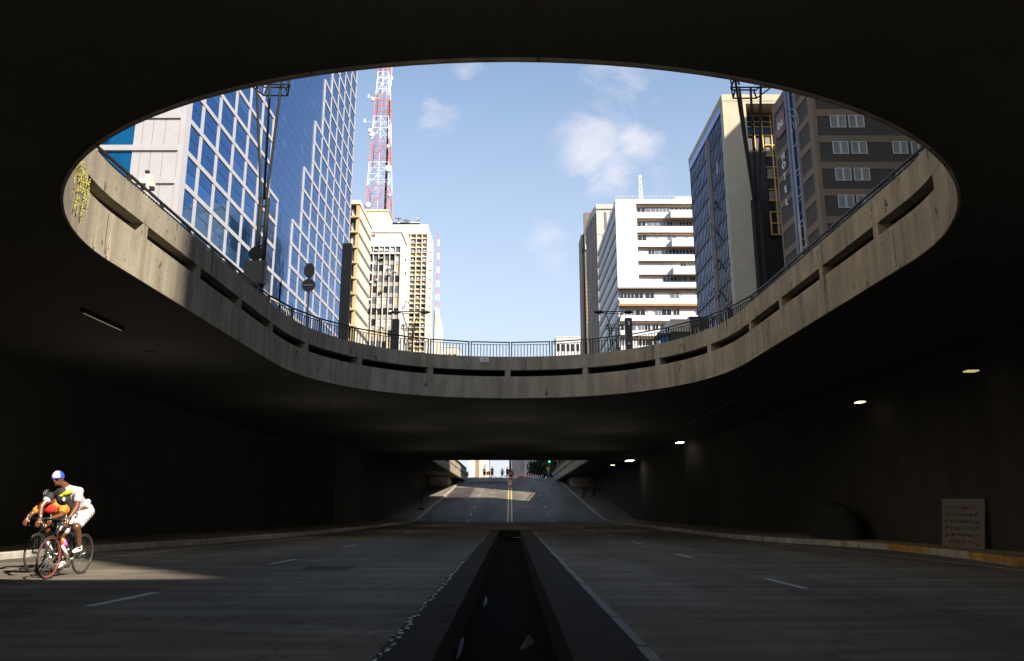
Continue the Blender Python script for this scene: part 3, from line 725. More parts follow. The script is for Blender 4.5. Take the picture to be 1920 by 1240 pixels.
# specks on the street side
sk = []
random.seed(11)
for _ in range(26):
    y = random.uniform(219.5, 236); z = random.uniform(40, 76); sk.append((B(XT - 0.1, XT + 0.25, y, y + 0.7, z, z + 0.5), random.choice(('dark_stone', 'white_plastic', 'window_dark'))))
parts(sk, 'side_vent', b3)

# ------------------------------------------------------------------ BUILDING: cream grid block behind
b4 = empty('grid_block', (-38, 286, ZD), 'tall cream block with a square grid of deep window bays', 'building')
B(-52, XT - 0.02, 287.3, 309, ZD, 108).build('wall', 'cream', b4)
B(-52, XT, 286.0, 287.3, 104.6, 108).build('parapet', 'cream', b4)
B(-52, XT + 0.1, 285.9, 309.1, 108, 108.5).build('roof', 'white_render', b4)
B(-31.9 - 0.35, XT + 0.0, 286, 287.3, ZD, 104.6).build('corner_pier', 'offwhite', b4)
fx = [-45.3, -43.1, -40.85, -38.6, -36.35, -34.1, -32.2]
for i_, x in enumerate(fx[:-1]): B(x - 0.17, x + 0.17, 286.05, 287.25, ZD, 104.6).build('fin', 'ochre' if i_ % 9 == 99 else 'cream', b4)
wl = []; sh = MB(); pl = MB(); wa = []
for i in range(0, 27):
    zt = 104.3 - 3.72 * i
    if zt < 10: break
    sh.box(-52, -32.35, 286.15, 287.25, zt - 1.5, zt - 1.15)
    sh.box(-52, -32.35, 286.15, 287.25, zt - 3.72 + 0.3, zt - 3.72 + 0.55)
    pl.box(-52, -32.35, 286.9, 287.28, zt - 1.15, zt + 0.02); pl.box(-52, -32.35, 286.75, 287.28, zt - 3.2, zt - 2.7)
    for j in range(len(fx) - 1):
        wl.append((B(fx[j] + 0.2, fx[j + 1] - 0.2, 287.1, 287.26, zt - 2.7, zt - 1.5), random.choice(('window_dark', 'window_dark', 'window_mid', 'window_pale') if i else ('window_dark',))))
        if random.random() < 0.28: wa.append((B(fx[j] + 0.6, fx[j] + 1.4, 286.3, 287.0, zt - 2.75, zt - 2.25), 'white_plastic'))
parts(wl, 'window', b4); parts(wa, 'air_conditioner', b4)
sh.build('sill', 'cream', b4); pl.build('spandrel', 'ochre', b4)
sw_ = []
for i in range(0, 26):
    zt = 103 - 3.72 * i
    sw_.append((B(XT - 0.05, XT + 0.05, 296, 300.5, zt - 2.2, zt), 'window_dark'))
parts(sw_, 'side_window', b4)
ldg = MB()
for i in range(26):
    zt = 103 - 3.72 * i; ldg.box(XT, XT + 0.5, 294.5, 295.8, zt - 2.6, zt + 0.3)
ldg.build('side_fin', 'cream', b4)
rf = empty('roof_platform', (-41, 288, 108.5), 'long white roof platform carrying satellite dishes', 'platform')
B(-47.6, -35.4, 287, 289, 109.2, 109.6).build('deck', 'dark_steel', rf); B(-47.6, -35.4, 286.9, 286.98, 109.6, 109.9).build('fascia', 'white_plastic', rf)
for x in (-47, -43, -39, -36): B(x - .1, x + .1, 287.5, 287.7, 108.5, 109.2).build('leg', 'grey_steel', rf)
def dish(name, x, y, z, r, tilt, az, m, lab):
    t = empty(name, (x, y, z), lab, 'satellite dish', 'dishes on the roofs and masts')
    rot = Matrix.Rotation(az, 3, 'Z') @ Matrix.Rotation(tilt, 3, 'X')
    mb = MB(); n = 20; rings = 5; vs = []
    for j in range(rings + 1):
        q = r * j / rings
        for i in range(n): vs.append(Vector((x, y, z + 1.0)) + rot @ Vector((q * cos(2 * pi * i / n), q * sin(2 * pi * i / n), 0.35 * r * (q / r) ** 2)))
    mb.add(vs, [(j * n + i, j * n + (i + 1) % n, (j + 1) * n + (i + 1) % n, (j + 1) * n + i) for j in range(rings) for i in range(n)])
    mb.build('reflector', m, t, True); MB().cyl((x, y, z), (x, y, z + 1.0), 0.12).build('stand', 'grey_steel', t)
    MB().cyl(Vector((x, y, z + 1)) , Vector((x, y, z + 1)) + rot @ Vector((0, 0, 0.8 * r)), 0.05).build('feed', 'grey_steel', t)
dish('satellite_dish', -43.6, 287, 109.9, 1.7, 0.25, 0, 'white_plastic', 'large white dish lying nearly flat, left one on the cream grid block')
dish('satellite_dish', -40.4, 286.5, 108.9, 1.8, 0.25, 0.3, 'white_plastic', 'large white dish lying nearly flat, in front of the left dish on the grid block')
dish('satellite_dish', -36.4, 288, 110.2, 0.95, 0.9, 0.5, 'grey_steel', 'small grey tilted dish at the right end of the roof platform')

# white slanted building at the foot of the second mast
b7 = empty('slanted_block', (-30, 318, ZD), 'plain cream wall with a slanted top edge right of the grid block', 'building')
MB().prism([(-31.5, ZD), (-28.8, ZD), (-28.8, 75), (-29.6, 79), (-31.2, 84), (-31.5, 84)], 315, 325, 'xz').build('wall', 'cream', b7)
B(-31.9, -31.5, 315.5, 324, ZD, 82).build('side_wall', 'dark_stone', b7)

# ------------------------------------------------------------------ lattice masts
def mast(name, x, y, z0, z1, w0, w1, nseg, label, rr=0.13, braces=True, n_int=True, allwhite=False):
    t = empty(name, (x, y, z0), label, 'antenna mast')
    wht = MB(); red = wht if allwhite else MB(); H = z1 - z0
    def cr(z, i):
        w = w0 + (w1 - w0) * (z - z0) / H; sx, sy = ((-1, -1), (1, -1), (1, 1), (-1, 1))[i % 4]; return Vector((x + sx * w / 2, y + sy * w / 2, z))
    for k in range(nseg):
        za = z0 + H * k / nseg; zb = z0 + H * (k + 1) / nseg; mb = red if (k // 2) % 2 == 0 else wht
        for i in range(4):
            mb.cyl(cr(za, i), cr(zb, i), rr, rr, 5)
            mb.cyl(cr(zb, i), cr(zb, i + 1), rr * 0.7, rr * 0.7, 4)
            if braces:
                mid = (cr(zb, i) + cr(zb, i + 1)) / 2
                mb.cyl(cr(za, i), mid, rr * 0.55, None, 4); mb.cyl(cr(za, i + 1), mid, rr * 0.55, None, 4)
                mb.cyl(cr((za + zb) / 2, i), cr((za + zb) / 2, i + 1), rr * 0.45, None, 4)
        if n_int:
            w = 0.8
            for (dx, dy) in ((-w, 0), (w, 0), (0, w)): wht.cyl((x + dx + 0.3, y + dy, za), (x + dx + 0.3, y + dy, zb), rr * 0.4, None, 4)
            mb.cyl((x - w + .3, y, za), (x + w + .3, y, zb), rr * 0.35, None, 4)
            m1 = (cr(za, 0) + cr(za, 1)) / 2; m2 = (cr(zb, 0) + cr(zb, 1)) / 2; mb.cyl(m1, m2, rr * 0.7, None, 4)
    if not allwhite: red.build('red_section', 'mast_red', t)
    wht.build('white_section', 'mast_white', t)
    if n_int:
        cb = MB(); cb.box(x + w0 * 0.27, x + w0 * 0.35, y - w0 * 0.3, y - w0 * 0.2, z0, z0 + H * 0.55); cb.build('cable_ladder', 'dark_steel', t)
    return t, cr
tm, crm = mast('lattice_mast', -45.6, 254, 100.5, 176, 8.2, 2.0, 17, 'tall red and white lattice mast rising behind the beige block', 0.11)
def drum(x, y, z, r, parent=None):
    MB().cyl((x, y, z), (x + 0.3, y - 0.9, z), r, r, 16).build('drum_antenna', 'white_plastic', tm)
drum(-42.2, 250, 115.3, 1.1); drum(-42.6, 250, 123.5, 0.5); drum(-41.4, 250, 105.5, 0.45); drum(-48.6, 250, 141.5, 0.6); drum(-48.9, 249.5, 129.2, 0.7); drum(-48.5, 250, 127.9, 0.7); drum(-48.7, 250, 102.0, 0.8)
pa = MB()
for (xa, z) in ((-42, 150), (-50, 143), (-51, 133.5), (-42, 128.5), (-42.5, 131)): pa.cyl((-45.6, 252, z), (xa + (-1 if xa < -45 else 1) * 0.8, 250, z), 0.07); pa.box(xa - 0.25, xa + 0.25, 249.8, 250, z - 0.7, z + 0.7)
pa.cyl((-42.2, 250, 147), (-42.2, 250, 156), 0.08); pa.build('panel_antenna', 'white_plastic', tm)
ms = empty('mast_plinth', (-45.5, 250, 84), 'cream concrete box that carries the red and white lattice mast', 'building')
B(-49.9, -41.4, 249.8, 258.2, 84, 100.4).build('wall', 'beige_panel', ms); B(-50.1, -41.2, 249.6, 258.4, 99.6, 100.0).build('cornice', 'ochre', ms)
b35 = empty('terrace_block', (-42, 235, 79), 'white stepped terrace block between mast plinth and grid block', 'building')
B(-44.6, -39.2, 236, 249, 79, 90.5).build('wall', 'white_render', b35); B(-60, -33.6, 239, 249, 79, 89.0).build('annex', 'cream', b35); B(-44.8, -39.0, 235.8, 236, 88.6, 90.8).build('parapet', 'white_render', b35)
mast('lattice_mast', -29.6, 305, 74, 112, 1.7, 0.5, 26, 'thin red and white lattice mast at the right edge of the grid block', 0.032, True, False)
mast('lattice_mast', 33.2, 186, 75.7, 84.3, 1.0, 0.5, 6, 'small pale antenna mast on the roof of the white apartment block', 0.03, True, False, True)

# ------------------------------------------------------------------ BUILDING: white apartment block (right)
wb = empty('apartment_block', (26, 181, ZD), 'bright white apartment block with brown floor lines and balconies', 'building')
YW = 181.3
B(26.5, 58, YW + 1.0, 223, ZD, 75.4).build('core', 'shutter', wb)
B(26.0, 31.1, YW, YW + 1.0, 53.1, 75.7).build('blank_wall', 'white_render', wb)
B(26.0, 58, YW - 0.1, YW + 1.0, 74.7, 75.75).build('roof_parapet', 'white_render', wb)
B(26.0, 58, YW + 1.0, 223, 75.41, 75.75).build('roof', 'offwhite', wb)
B(26.0, 26.5, YW + 1.0, 223, 74.7, 75.4).build('side_parapet', 'white_render', wb)
def wrow(zs, h_par, x0, bal, seed):
    random.seed(seed)
    B(x0, 58, YW + 0.0, YW + 1.0, zs - 3.58, zs - 3.58 + h_par).build('parapet', 'white_render', wb)
    B(x0, 58, YW + 0.35, YW + 1.0, zs - 0.34, zs).build('brown_lintel', 'brown_band', wb)
    x = x0 + 0.3
    while x < 46:
        w = random.choice((1.4, 2.1, 2.4, 3.4)); 
        zz0 = zs - 3.58 + h_par
        if random.random() < 0.62:
            f = B(x, x + w, YW + 0.85, YW + 0.999, zz0 + 0.25, zs - 0.5).build('window', 'white_plastic', wb)
            pn_ = MB(); n = 2 if w < 3 else 4
            for q in range(n): pn_.box(x + w * q / n + 0.07, x + w * (q + 1) / n - 0.07, YW + 0.8, YW + 0.849, zz0 + 0.33, zs - 0.6)
            pn_.build('pane', random.choice(('window_mid', 'window_dark', 'window_dark')), f)
        else:
            B(x, x + w, YW + 0.9, YW + 0.999, zz0, zs - 0.45).build('shutter', 'shutter', wb)
        x += w + random.choice((0.12, 0.12, 0.5))
    if bal:
        B(bal, 58, YW - 1.3, YW - 0.003, zs - 3.58 - 0.35, zs - 3.58 + h_par + 0.1).build('balcony', 'offwhite', wb)
        B(bal - 0.15, 58, YW - 1.4, YW - 0.003, zs - 3.58 - 0.5, zs - 3.58 - 0.35).build('balcony_slab', 'brown_stone', wb)
for i, zs in enumerate((74.5, 70.8, 67.1, 63.5, 60.0, 56.5)):
    wrow(zs, 1.55, 31.1, 39.3 if i % 2 == 0 else None, 20 + i)
B(25.95, 58, YW - 0.25, YW + 1.0, 52.75, 53.1).build('ledge', 'dark_stone', wb)
for i, zs in enumerate((52.6, 48.4, 44.7, 41.0, 37.3, 33.6, 30.0, 26.0, 22.0)):
    wrow(zs, 1.3, 26.3, None, 40 + i)
B(25.95, 58, YW - 0.15, YW + 0.9, 49.0 - 0.5, 49.0 + .1).build('ledge', 'brown_band', wb)
# street side: ribbon windows and grey bands
sb = MB(); 
for i in range(19):
    z = 74.6 - 3.6 * i
    B(26.05, 26.5, YW + 1.0, 223, z - 3.55, z - 2.1).build('side_band', 'pale_stone', wb)
    m_ = []
    for j in range(20): sb.box(26.3, 26.5, YW + 1.4 + j * 2.05, YW + 3.1 + j * 2.05, z - 2.05, z - 0.1)
tag(sb.build('side_window', 'far_blue', wb), kind='stuff')
tk = empty('roof_room', (43.5, 186, 75.8), 'small white stair room on the roof of the white apartment block', 'building')
B(41.6, 50, 185, 192, 75.76, 78.0).build('wall', 'white_render', tk); B(44, 45.2, 184.9, 185, 76.6, 77.4).build('window', 'window_dark', tk)
rr_ = MB()
rr_.box(26.2, 46, 181.35, 181.4, 76.7, 76.75)
for j in range(20): rr_.box(26.2 + j, 26.24 + j, 181.35, 181.4, 75.75, 76.72)
tag(rr_.build('roof_railing', 'offwhite'), 'thin pale railing along the roof edge of the white apartment block', 'railing')

# ------------------------------------------------------------------ BUILDING: curved beige tower and bronze tower behind it
b6 = empty('curved_tower', (28, 240, ZD), 'weathered beige tower with a curved dark side, left of the white apartment block', 'tower')
cv = []
for i in range(9):
    a = pi / 2 * i / 8; cv.append((28.1 - 3.4 * (1 - cos(a)) - 0.0, 240 + 1.5 + 22 * sin(a)))
B(28.1, 44, 240, 262, ZD, 96.6).build('wall', 'pale_stone', b6)
B(27.9, 44, 239.6, 262, 96.6, 98.2).build('roof', 'pale_stone', b6)
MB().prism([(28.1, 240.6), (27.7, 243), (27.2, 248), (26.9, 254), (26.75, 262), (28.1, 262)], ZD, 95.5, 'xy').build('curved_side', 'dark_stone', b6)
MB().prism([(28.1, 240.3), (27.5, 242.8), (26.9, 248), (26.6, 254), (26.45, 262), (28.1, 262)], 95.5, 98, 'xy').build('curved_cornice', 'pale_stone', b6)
rb = MB()
for (x, y) in ((27.75, 242.6), (27.45, 245.2), (27.2, 247.8), (27.05, 251), (26.9, 254), (26.8, 258)): rb.box(x - 0.25, x, y, y + 0.4, ZD, 95.5)
rb.build('rib', 'pale_stone', b6)
for z in (88, 80, 66, 52, 38): B(28.1, 44, 239.85, 240, z, z + 0.4).build('cornice', 'offwhite', b6)
gr_ = MB()
for (x0, x1, z0, z1) in ((30.6, 31.4, 89.5, 95.5), (32.6, 33.2, 89.5, 95.5), (29.9, 31.2, 86.6, 87.6), (28.5, 29.3, 20, 79)): gr_.box(x0, x1, 239.9, 240.1, z0, z1)
gr_.build('window_slot', 'dark_stone', b6)
b5 = empty('bronze_tower', (29, 290, ZD), 'slim dark bronze tower with yellow window strip, leftmost of the right hand towers', 'tower')
B(28.0, 33, 290.6, 303, ZD, 106).build('wall', 'bronze', b5); B(29.0, 33, 290.0, 292, ZD, 115).build('front_wall', 'brown_stone', b5); B(27.9, 29.0, 290.6, 303, 106, 106.6).build('roof', 'pale_stone', b5)
fs_ = MB()
for y in (291.5, 294.5, 297.5, 300.5): fs_.box(27.8, 28.0, y, y + 0.9, ZD, 105.5)
fs_.build('fin', 'pale_stone', b5)
yl = []
for i in range(11):
    for x in (29.4, 30.2):
        yl.append((B(x, x + 0.45, 289.9, 290.0, 70 + i * 1.6, 70.7 + i * 1.6 + random.uniform(0, .6)), 'yellow_frame'))
parts(yl, 'window', b5)  # windows in a plain yellow colour
MB().box(29.2, 30.6, 289.4, 290, 99.5, 101.5).build('sign_box', 'offwhite', b5)

# ------------------------------------------------------------------ BUILDING: dark glass block with beige flank
XG, YG = 30.0, 100.5
gb = empty('glass_block', (XG, YG, ZD), 'dark blue glass block with open hinged windows and a beige end wall', 'building')
B(XG + 0.3, 33.3, YG + 1.2, 121.5, ZD, 57.4).build('core', 'bronze', gb); B(33.3, 50, YG + 3.8, 121.5, ZD, 57.4).build('core', 'bronze', gb)
B(XG, 33.3, YG, YG + 1.2, ZD, 57.0).build('flank', 'beige_render', gb)
B(XG - 0.05, 50, YG - 0.05, 121.6, 57.4, 58.4).build('roof', 'beige_render', gb)
B(XG, 50, YG - 0.0, YG + 1.2, 57.0, 57.4).build('cornice', 'beige_render', gb)
B(XG + 0.02, XG + 0.3, 108.6, 110.6, ZD, 57.4).build('pier', 'brown_stone', gb)
B(XG - 0.03, XG + 0.3, 101.7, 121.5, 56.2, 57.4).build('side_cornice', 'navy_glass_pale', gb)
wl = []; fg = MB(); hz = []
random.seed(5)
for (ya, yb, n) in ((101.9, 108.4, 9), (110.8, 121.3, 12)):
    w = (yb - ya) / n
    for k in range(34):
        zt = 56.0 - 1.55 * k
        if zt < 8: break
        tall = k % 2 == 0
        for j in range(n):
            y0 = ya + j * w + 0.05; y1 = ya + (j + 1) * w - 0.05
            m_ = random.choices(('navy_glass', 'navy_glass_dark', 'navy_glass_pale'), (6, 2.4 if zt < 40 else 1.5, 2))[0]
            wl.append((zt, (B(XG + 0.12, XG + 0.2, y0, y1, zt - (2.0 if tall else 1.0), zt) if tall else B(XG + 0.12, XG + 0.2, y0, y1, zt - 0.98, zt - 0.55), m_)))
    fg.box(XG + 0.2, XG + 0.3, ya, yb, ZD, 56.2)
    for j in range(n + 1): fg.box(XG + 0.05, XG + 0.2, ya + j * w - 0.05, ya + j * w + 0.05, ZD, 56.2)
    for k in range(34): fg.box(XG + 0.08, XG + 0.18, ya, yb, 56.05 - 1.55 * k, 56.2 - 1.55 * k)
wl.sort(key=lambda a: -a[0])
parts([w[1] for w in wl], 'window', gb)
fg.build('mullion', 'bronze', gb)
for (y, z) in ((107.9, 45.2), (107.9, 40.5), (107.9, 36.2), (107.9, 31.5), (102.6, 34.0), (103.4, 27), (110.9, 43.0), (111.2, 33), (107.6, 27), (111.4, 28.2)):
    MB().add([(XG + 0.1, y, z), (XG + 0.1, y - 0.62, z), (XG - 0.75, y - 0.62, z - 1.6), (XG - 0.75, y, z - 1.6), (XG + 0.14, y, z), (XG + 0.14, y - 0.62, z), (XG - 0.71, y - 0.62, z - 1.65), (XG - 0.71, y, z - 1.65)],
             [(0, 1, 2, 3), (7, 6, 5, 4), (0, 4, 5, 1), (1, 5, 6, 2), (2, 6, 7, 3), (3, 7, 4, 0)]).build('open_window', 'navy_glass', gb)
MB().box(XG + 0.02, XG + 0.11, 105.0, 105.35, 48.4, 50.2).build('curtain', 'cream', gb, label='curtain blowing bright in an open window')
# recessed end with yellow mullions
B(33.3, 50, YG + 3.5, YG + 3.8, ZD, 57.0).build('recess_wall', 'bronze', gb)
up = MB(); up2 = []
for x in (34.05, 35.35, 36.5, 37.8, 39.0, 40.2): up.box(x - 0.06, x + 0.06, YG + 3.2, YG + 3.45, 51.6 if x < 42 else 52, 57.0)
for z in (56.9, 55.9, 54.6 + .5, 53.9 - .1): up.box(34.0, 46, YG + 3.22, YG + 3.43, z - 0.05, z + 0.05)
yw = []
for i in range(5): yw.append((B(34.15 + 1.22 * i, 35.2 + 1.22 * i, YG + 3.36, YG + 3.48, 54.0, 56.8), 'navy_glass'))
for x in (36.75, 37.75, 38.7, 39.7, 40.7): up.box(x - 0.07, x + 0.07, YG + 3.15, YG + 3.45, 38.5, 52.2 if x > 37.2 else 42)
for i in range(9):
    z = 38.6 + 1.7 * i; up.box(36.7, 46, YG + 3.18, YG + 3.42, z - 0.05, z + 0.05)
    yw.append((B(36.85, 37.65, YG + 3.4, YG + 3.48, z + 0.1, z + 1.55), random.choice(('window_dark', 'curtain')))); yw.append((B(37.85, 38.65, YG + 3.4, YG + 3.48, z + 0.1, z + 1.55), random.choice(('window_dark', 'curtain'))))
up.build('yellow_mullion', 'yellow_frame', gb); parts(yw, 'window', gb)

# ------------------------------------------------------------------ BUILDING: hotel
XH, YH = 33.0, 77.8
ht = empty('hotel', (XH, YH, ZD), 'brown banded hotel with a vertical HOTEL sign and paired curtained windows', 'hotel')
B(XH + 0.5, 60, YH + 0.4, 89.8, ZD, 49.9).build('core', 'hotel_dark', ht)
B(XH, 60, YH + 0.2, 89.9, 49.9, 50.4).build('roof', 'hotel_light', ht)
lb = MB(); dbb = MB()
for i in range(-2, 12):
    z = 44.0 - 3.1 * i + 0.0
    z0 = 39.8 + 3.1 - 3.1 * i
    lb.box(XH + 0.45, 60, YH + 0.05, YH + 0.4, z0, z0 + 0.8)
lb.build('light_band', 'hotel_light', ht)
B(XH + 0.45, 60, YH + 0.12, YH + 0.4, ZD, 49.9).build('front_wall', 'hotel_dark', ht)
B(XH, XH + 0.45, YH, YH + 0.9, ZD, 49.9).build('corner_pier', 'hotel_light', ht)
nw = 0
for i in range(-2, 9):
    zt = 43.0 - 3.1 * i
    for (a, b) in ((34.9, 36.6), (36.9, 38.6), (41.4, 43.0), (43.4, 45.0)):
        if zt > 49.5: continue
        f = MB()
        f.box(a, b, YH + 0.03, YH + 0.12, zt - 0.07, zt); f.box(a, b, YH + 0.03, YH + 0.12, zt - 1.45, zt - 1.38)
        for x in (a, b - 0.07, (a + b) / 2 - 0.09, (a + b) / 2 + 0.02): f.box(x, x + 0.07, YH + 0.03, YH + 0.12, zt - 1.38, zt - 0.07)
        f = f.build('window', 'frame_pale', ht)
        MB().box(a + .07, b - .07, YH + 0.08, YH + 0.119, zt - 1.38, zt - 0.07).build('curtain', 'curtain', f)
# street side
B(XH + 0.1, XH + 0.5, YH + 0.9, 89.8, ZD, 49.9).build('side_wall', 'hotel_dark', ht)
sd = MB()
for (ya, yb) in ((YH + 0.9, YH + 1.15), (82.0, 82.45), (84.9, 85.3), (89.3, 89.8)): sd.box(XH, XH + 0.1, ya, yb, ZD, 49.9)
for i in range(-2, 12):
    z0 = 39.75 + 3.1 - 3.1 * i
    sd.box(XH, XH + 0.1, YH + 1.15, 82.0, z0, z0 + 0.85); sd.box(XH, XH + 0.1, 85.3, 89.3, z0, z0 + 0.85)
sd.build('side_frame', 'hotel_light', ht)
B(XH - 0.02, XH + 0.1, 82.45, 84.9, ZD, 49.9).build('stair_glass', 'navy_glass_dark', ht)
ar = MB()
for r_ in (0.9, 1.6, 2.3, 3.0): ar.torus((XH - 0.05, 84.6, 44.0 + 0), r_, 0.035, 'x', 24, 4, pi / 2, pi)
for i in range(18): ar.box(XH - 0.07, XH - 0.02, 82.5, 83.4, 12 + i * 1.55, 12.06 + i * 1.55); 
for i in range(6): ar.box(XH - 0.07, XH - 0.02, 82.5, 83.6, 26.5 + i * 3.1, 26.6 + i * 3.1)
tag(ar.build('stair_mullion', 'frame_pale', ht), kind='stuff')
MB().cyl((XH - 0.35, 84.1, 20), (XH - 0.35, 84.1, 50), 0.18, None, 12).build('service_tube', 'galvanised', ht, True)
B(XH - 0.12, XH, 85.6, 88.3, 45.3, 48.2).build('sign', 'sign_red', ht)
text_obj('sign_text', 'ibis', 1.5, 'sign_white', ht, (XH - 0.15, 87.0, 46.7), (0, -1, 0), (0, 0, 1), 0.02)
for ch_, z in zip('HOTEL', (43.0 - .6, 41.3, 39.6 + .2, 38.2, 36.6)):
    text_obj('sign_letter', ch_, 1.25, 'sign_white', ht, (XH - 0.1, 87.0, z), (0, -1, 0), (0, 0, 1), 0.06, 1.1)

# ------------------------------------------------------------------ off-frame blocks across the avenue (placed and sized for shade on opening and ramp, and for bounce)
def block(name, x0, x1, y0, y1, h, label, m_='office_grey'):
    t = empty(name, (x0, y0, ZD), label, 'building')
    B(x0, x1, y0, y1, ZD, h).build('wall', m_, t)
    wmb = MB(); bmb = MB()
    for k in range(int((h - ZD) / 3.4)):
        z = ZD + 1.2 + 3.4 * k
        y = y0 + 0.6
        while y + 2 < y1: wmb.box(x0 - 0.03, x0, y, y + 2.0, z, z + 1.6); y += 2.8
        bmb.box(x0 - 0.2, x0, y0, y1, z - 0.9, z - 0.6)
    tag(wmb.build('window', 'dark_glass', t), kind='stuff'); bmb.build('band', 'offwhite', t)
block('office_block', 45, 60, -36.3, 28.5, 66, 'grey office block right of the opening, out of the frame')
block('office_block', 45, 62, 54.9, 72, 76, 'grey office block next to the hotel, out of the frame')
block('office_block', 62, 95, 56, 72, 84.5, 'tall grey block behind the one next to the hotel')
block('office_block', -72, -50, -70, 52, 70, 'added tall warm beige block left of the avenue, out of the frame', 'beige_panel')  # added; its beige wall bounces warm light onto the right fascia
block('office_block', 48, 70, -110, -62, 60, 'added grey block behind the camera on the right, out of the frame')  # added out of view to cut sky light on the opening
block('office_block', 45, 52, 30, 54.5, 40, 'low grey block in the gap between two taller blocks')

# ------------------------------------------------------------------ far skyline beyond
def far_block(name, x0, x1, y, z1, m, label, rows=0, wm='window_dark', depth=15, x_in=0.4):
    t = empty(name, (x0, y, ZD), label, 'building')
    B(x0, x1, y, y + depth, ZD, z1).build('wall', m, t)
    if rows:
        wmb = []
        n = max(2, int((x1 - x0) / 2.4)); dz = (z1 - ZD) / (rows + 0.6)
        for k in range(rows):
            for j in range(n):
                a = x0 + x_in + (x1 - x0 - 2 * x_in) * j / n
                wmb.append((B(a, a + (x1 - x0 - 2 * x_in) / n * 0.62, y - 0.06, y, z1 - (k + 1) * dz + dz * 0.15, z1 - (k + 1) * dz + dz * 0.6), wm))
        parts(wmb, 'window', t, 60)
    B(x0 - 0.3, x1 + 0.3, y - 0.3, y + depth, z1, z1 + 0.6).build('roof', 'offwhite', t)
far_block('far_building', 23.9, 40, 400, 88.5, 'far_white', 'white block with a row of dark windows low behind the railing right of centre', 9)
far_block('far_building', -36, -26.6, 400, 83.2, 'cream', 'small cream block low behind the railing left of centre', 8)
far_block('far_building', -9.4, -8.05, 180, 24, 'offwhite', 'plain lilac white slab, leftmost building seen through the portal', 0)
far_block('far_building', -8.0, -7.75, 181, 24, 'brown_band', 'narrow brown strip building beside the lilac slab seen through the portal', 0)
far_block('far_building', -8.6, -7.2, 200, 24, 'cream', 'tall cream block between brown strip and balconied block seen through the portal', 0)
far_block('far_building', -7.2, -5.7, 205, 15.2, 'offwhite', 'balconied pale block with brown slots behind the walkers at the crest', 4, 'brown_band')
far_block('far_building', -5.4, -0.2, 700, 33.5, 'far_blue', 'pale blue glass building far down the avenue seen through the portal', 6, 'offwhite')
far_block('far_building', 0.4, 3.3, 260, 34, 'far_white', 'tall white block right of the centre pole seen through the portal', 0)
far_block('far_building', 3.35, 4.95, 258, 34, 'offwhite', 'white block with grey vertical strips behind the row of cones', 9, 'shutter')
far_block('far_building', 4.5, 6.6, 235, 34, 'offwhite', 'blue banded block beside the dark tree seen through the portal', 7, 'navy_glass_dark')
st = MB(); st.cyl((-4.6, 690, 30), (-4.6, 690, 42), 0.35); tag(st.build('spire', 'far_white'), 'thin pale spire far down the avenue', 'spire')
for x in (4.7, 5.2): pass

# ------------------------------------------------------------------ street lamps with twin heads
def street_lamp():
    t = empty('street_lamp', (0, 0, 0), 'x', 'street lamp', 'twin headed street lamps')
    p = MB()
    for sx in (-0.12, 0.12): p.cyl((sx, 0, 0), (sx, 0, 6.2), 0.085)
    for k in range(8): p.box(-0.11, 0.11, -0.02, 0.02, 0.6 + k * 0.75, 0.66 + k * 0.75)
    p.build('post', 'dark_steel', t)
    q = MB()
    for (dx, dy) in ((-0.45, -0.3), (-0.18, 0.3), (0.18, 0.3), (0.35, -0.3)): q.cyl((dx * 0.25, dy * 0.25, 6.2), (dx * 1.2, dy, 10.9), 0.048)
    q.build('spreading_tube', 'dark_steel', t)
    f = MB()
    for z in (10.55, 10.9):
        f.tube([(-0.75, -0.4, z), (0.75, -0.4, z), (0.45, 0.4, z), (-0.45, 0.4, z), (-0.75, -0.4, z)], 0.03)
    for (x, y) in ((-0.75, -0.4), (0.75, -0.4), (0.45, 0.4), (-0.45, 0.4)): f.cyl((x, y, 10.55), (x * 0.8, y, 10.9), 0.035)
    f.build('bracket_frame', 'dark_steel', t)
    u = MB()
    for sx in (-1, 1): u.cyl((sx * 0.3, 0, 10.9), (sx * 0.75, 0, 12.15), 0.04)
    u.cyl((-1.1, 0, 12.2), (1.1, 0, 12.2), 0.045); u.cyl((-0.8, 0, 12.02), (0.8, 0, 12.02), 0.03)
    u.build('cross_arm', 'dark_steel', t)
    for sx in (-1, 1):
        h = MB().ell((sx * 1.3, 0, 12.15), 0.48, 0.2, 0.14).build('lamp_head', 'dark_steel', t, True)
        MB().ell((sx * 1.32, 0, 12.08), 0.3, 0.15, 0.1, 10, 6).build('lens', 'grey_steel', h, True)
    return t
sl0 = street_lamp()
for i, (x, y, lab) in enumerate(((-8.95, 26.6, 'dark multi tube lamp post in front of the blue tower with signs at its foot'), (9.0, 26.8, 'dark multi tube lamp post in front of the beige flank beside the hotel'), (-8.85, 67, 'twin headed street lamp in front of the cream grid block'), (9.15, 67, 'twin headed street lamp in front of the white apartment block'))):
    o = sl0 if i == 0 else copy_tree(sl0)
    o.location = (x, y, ZD); o['label'] = lab
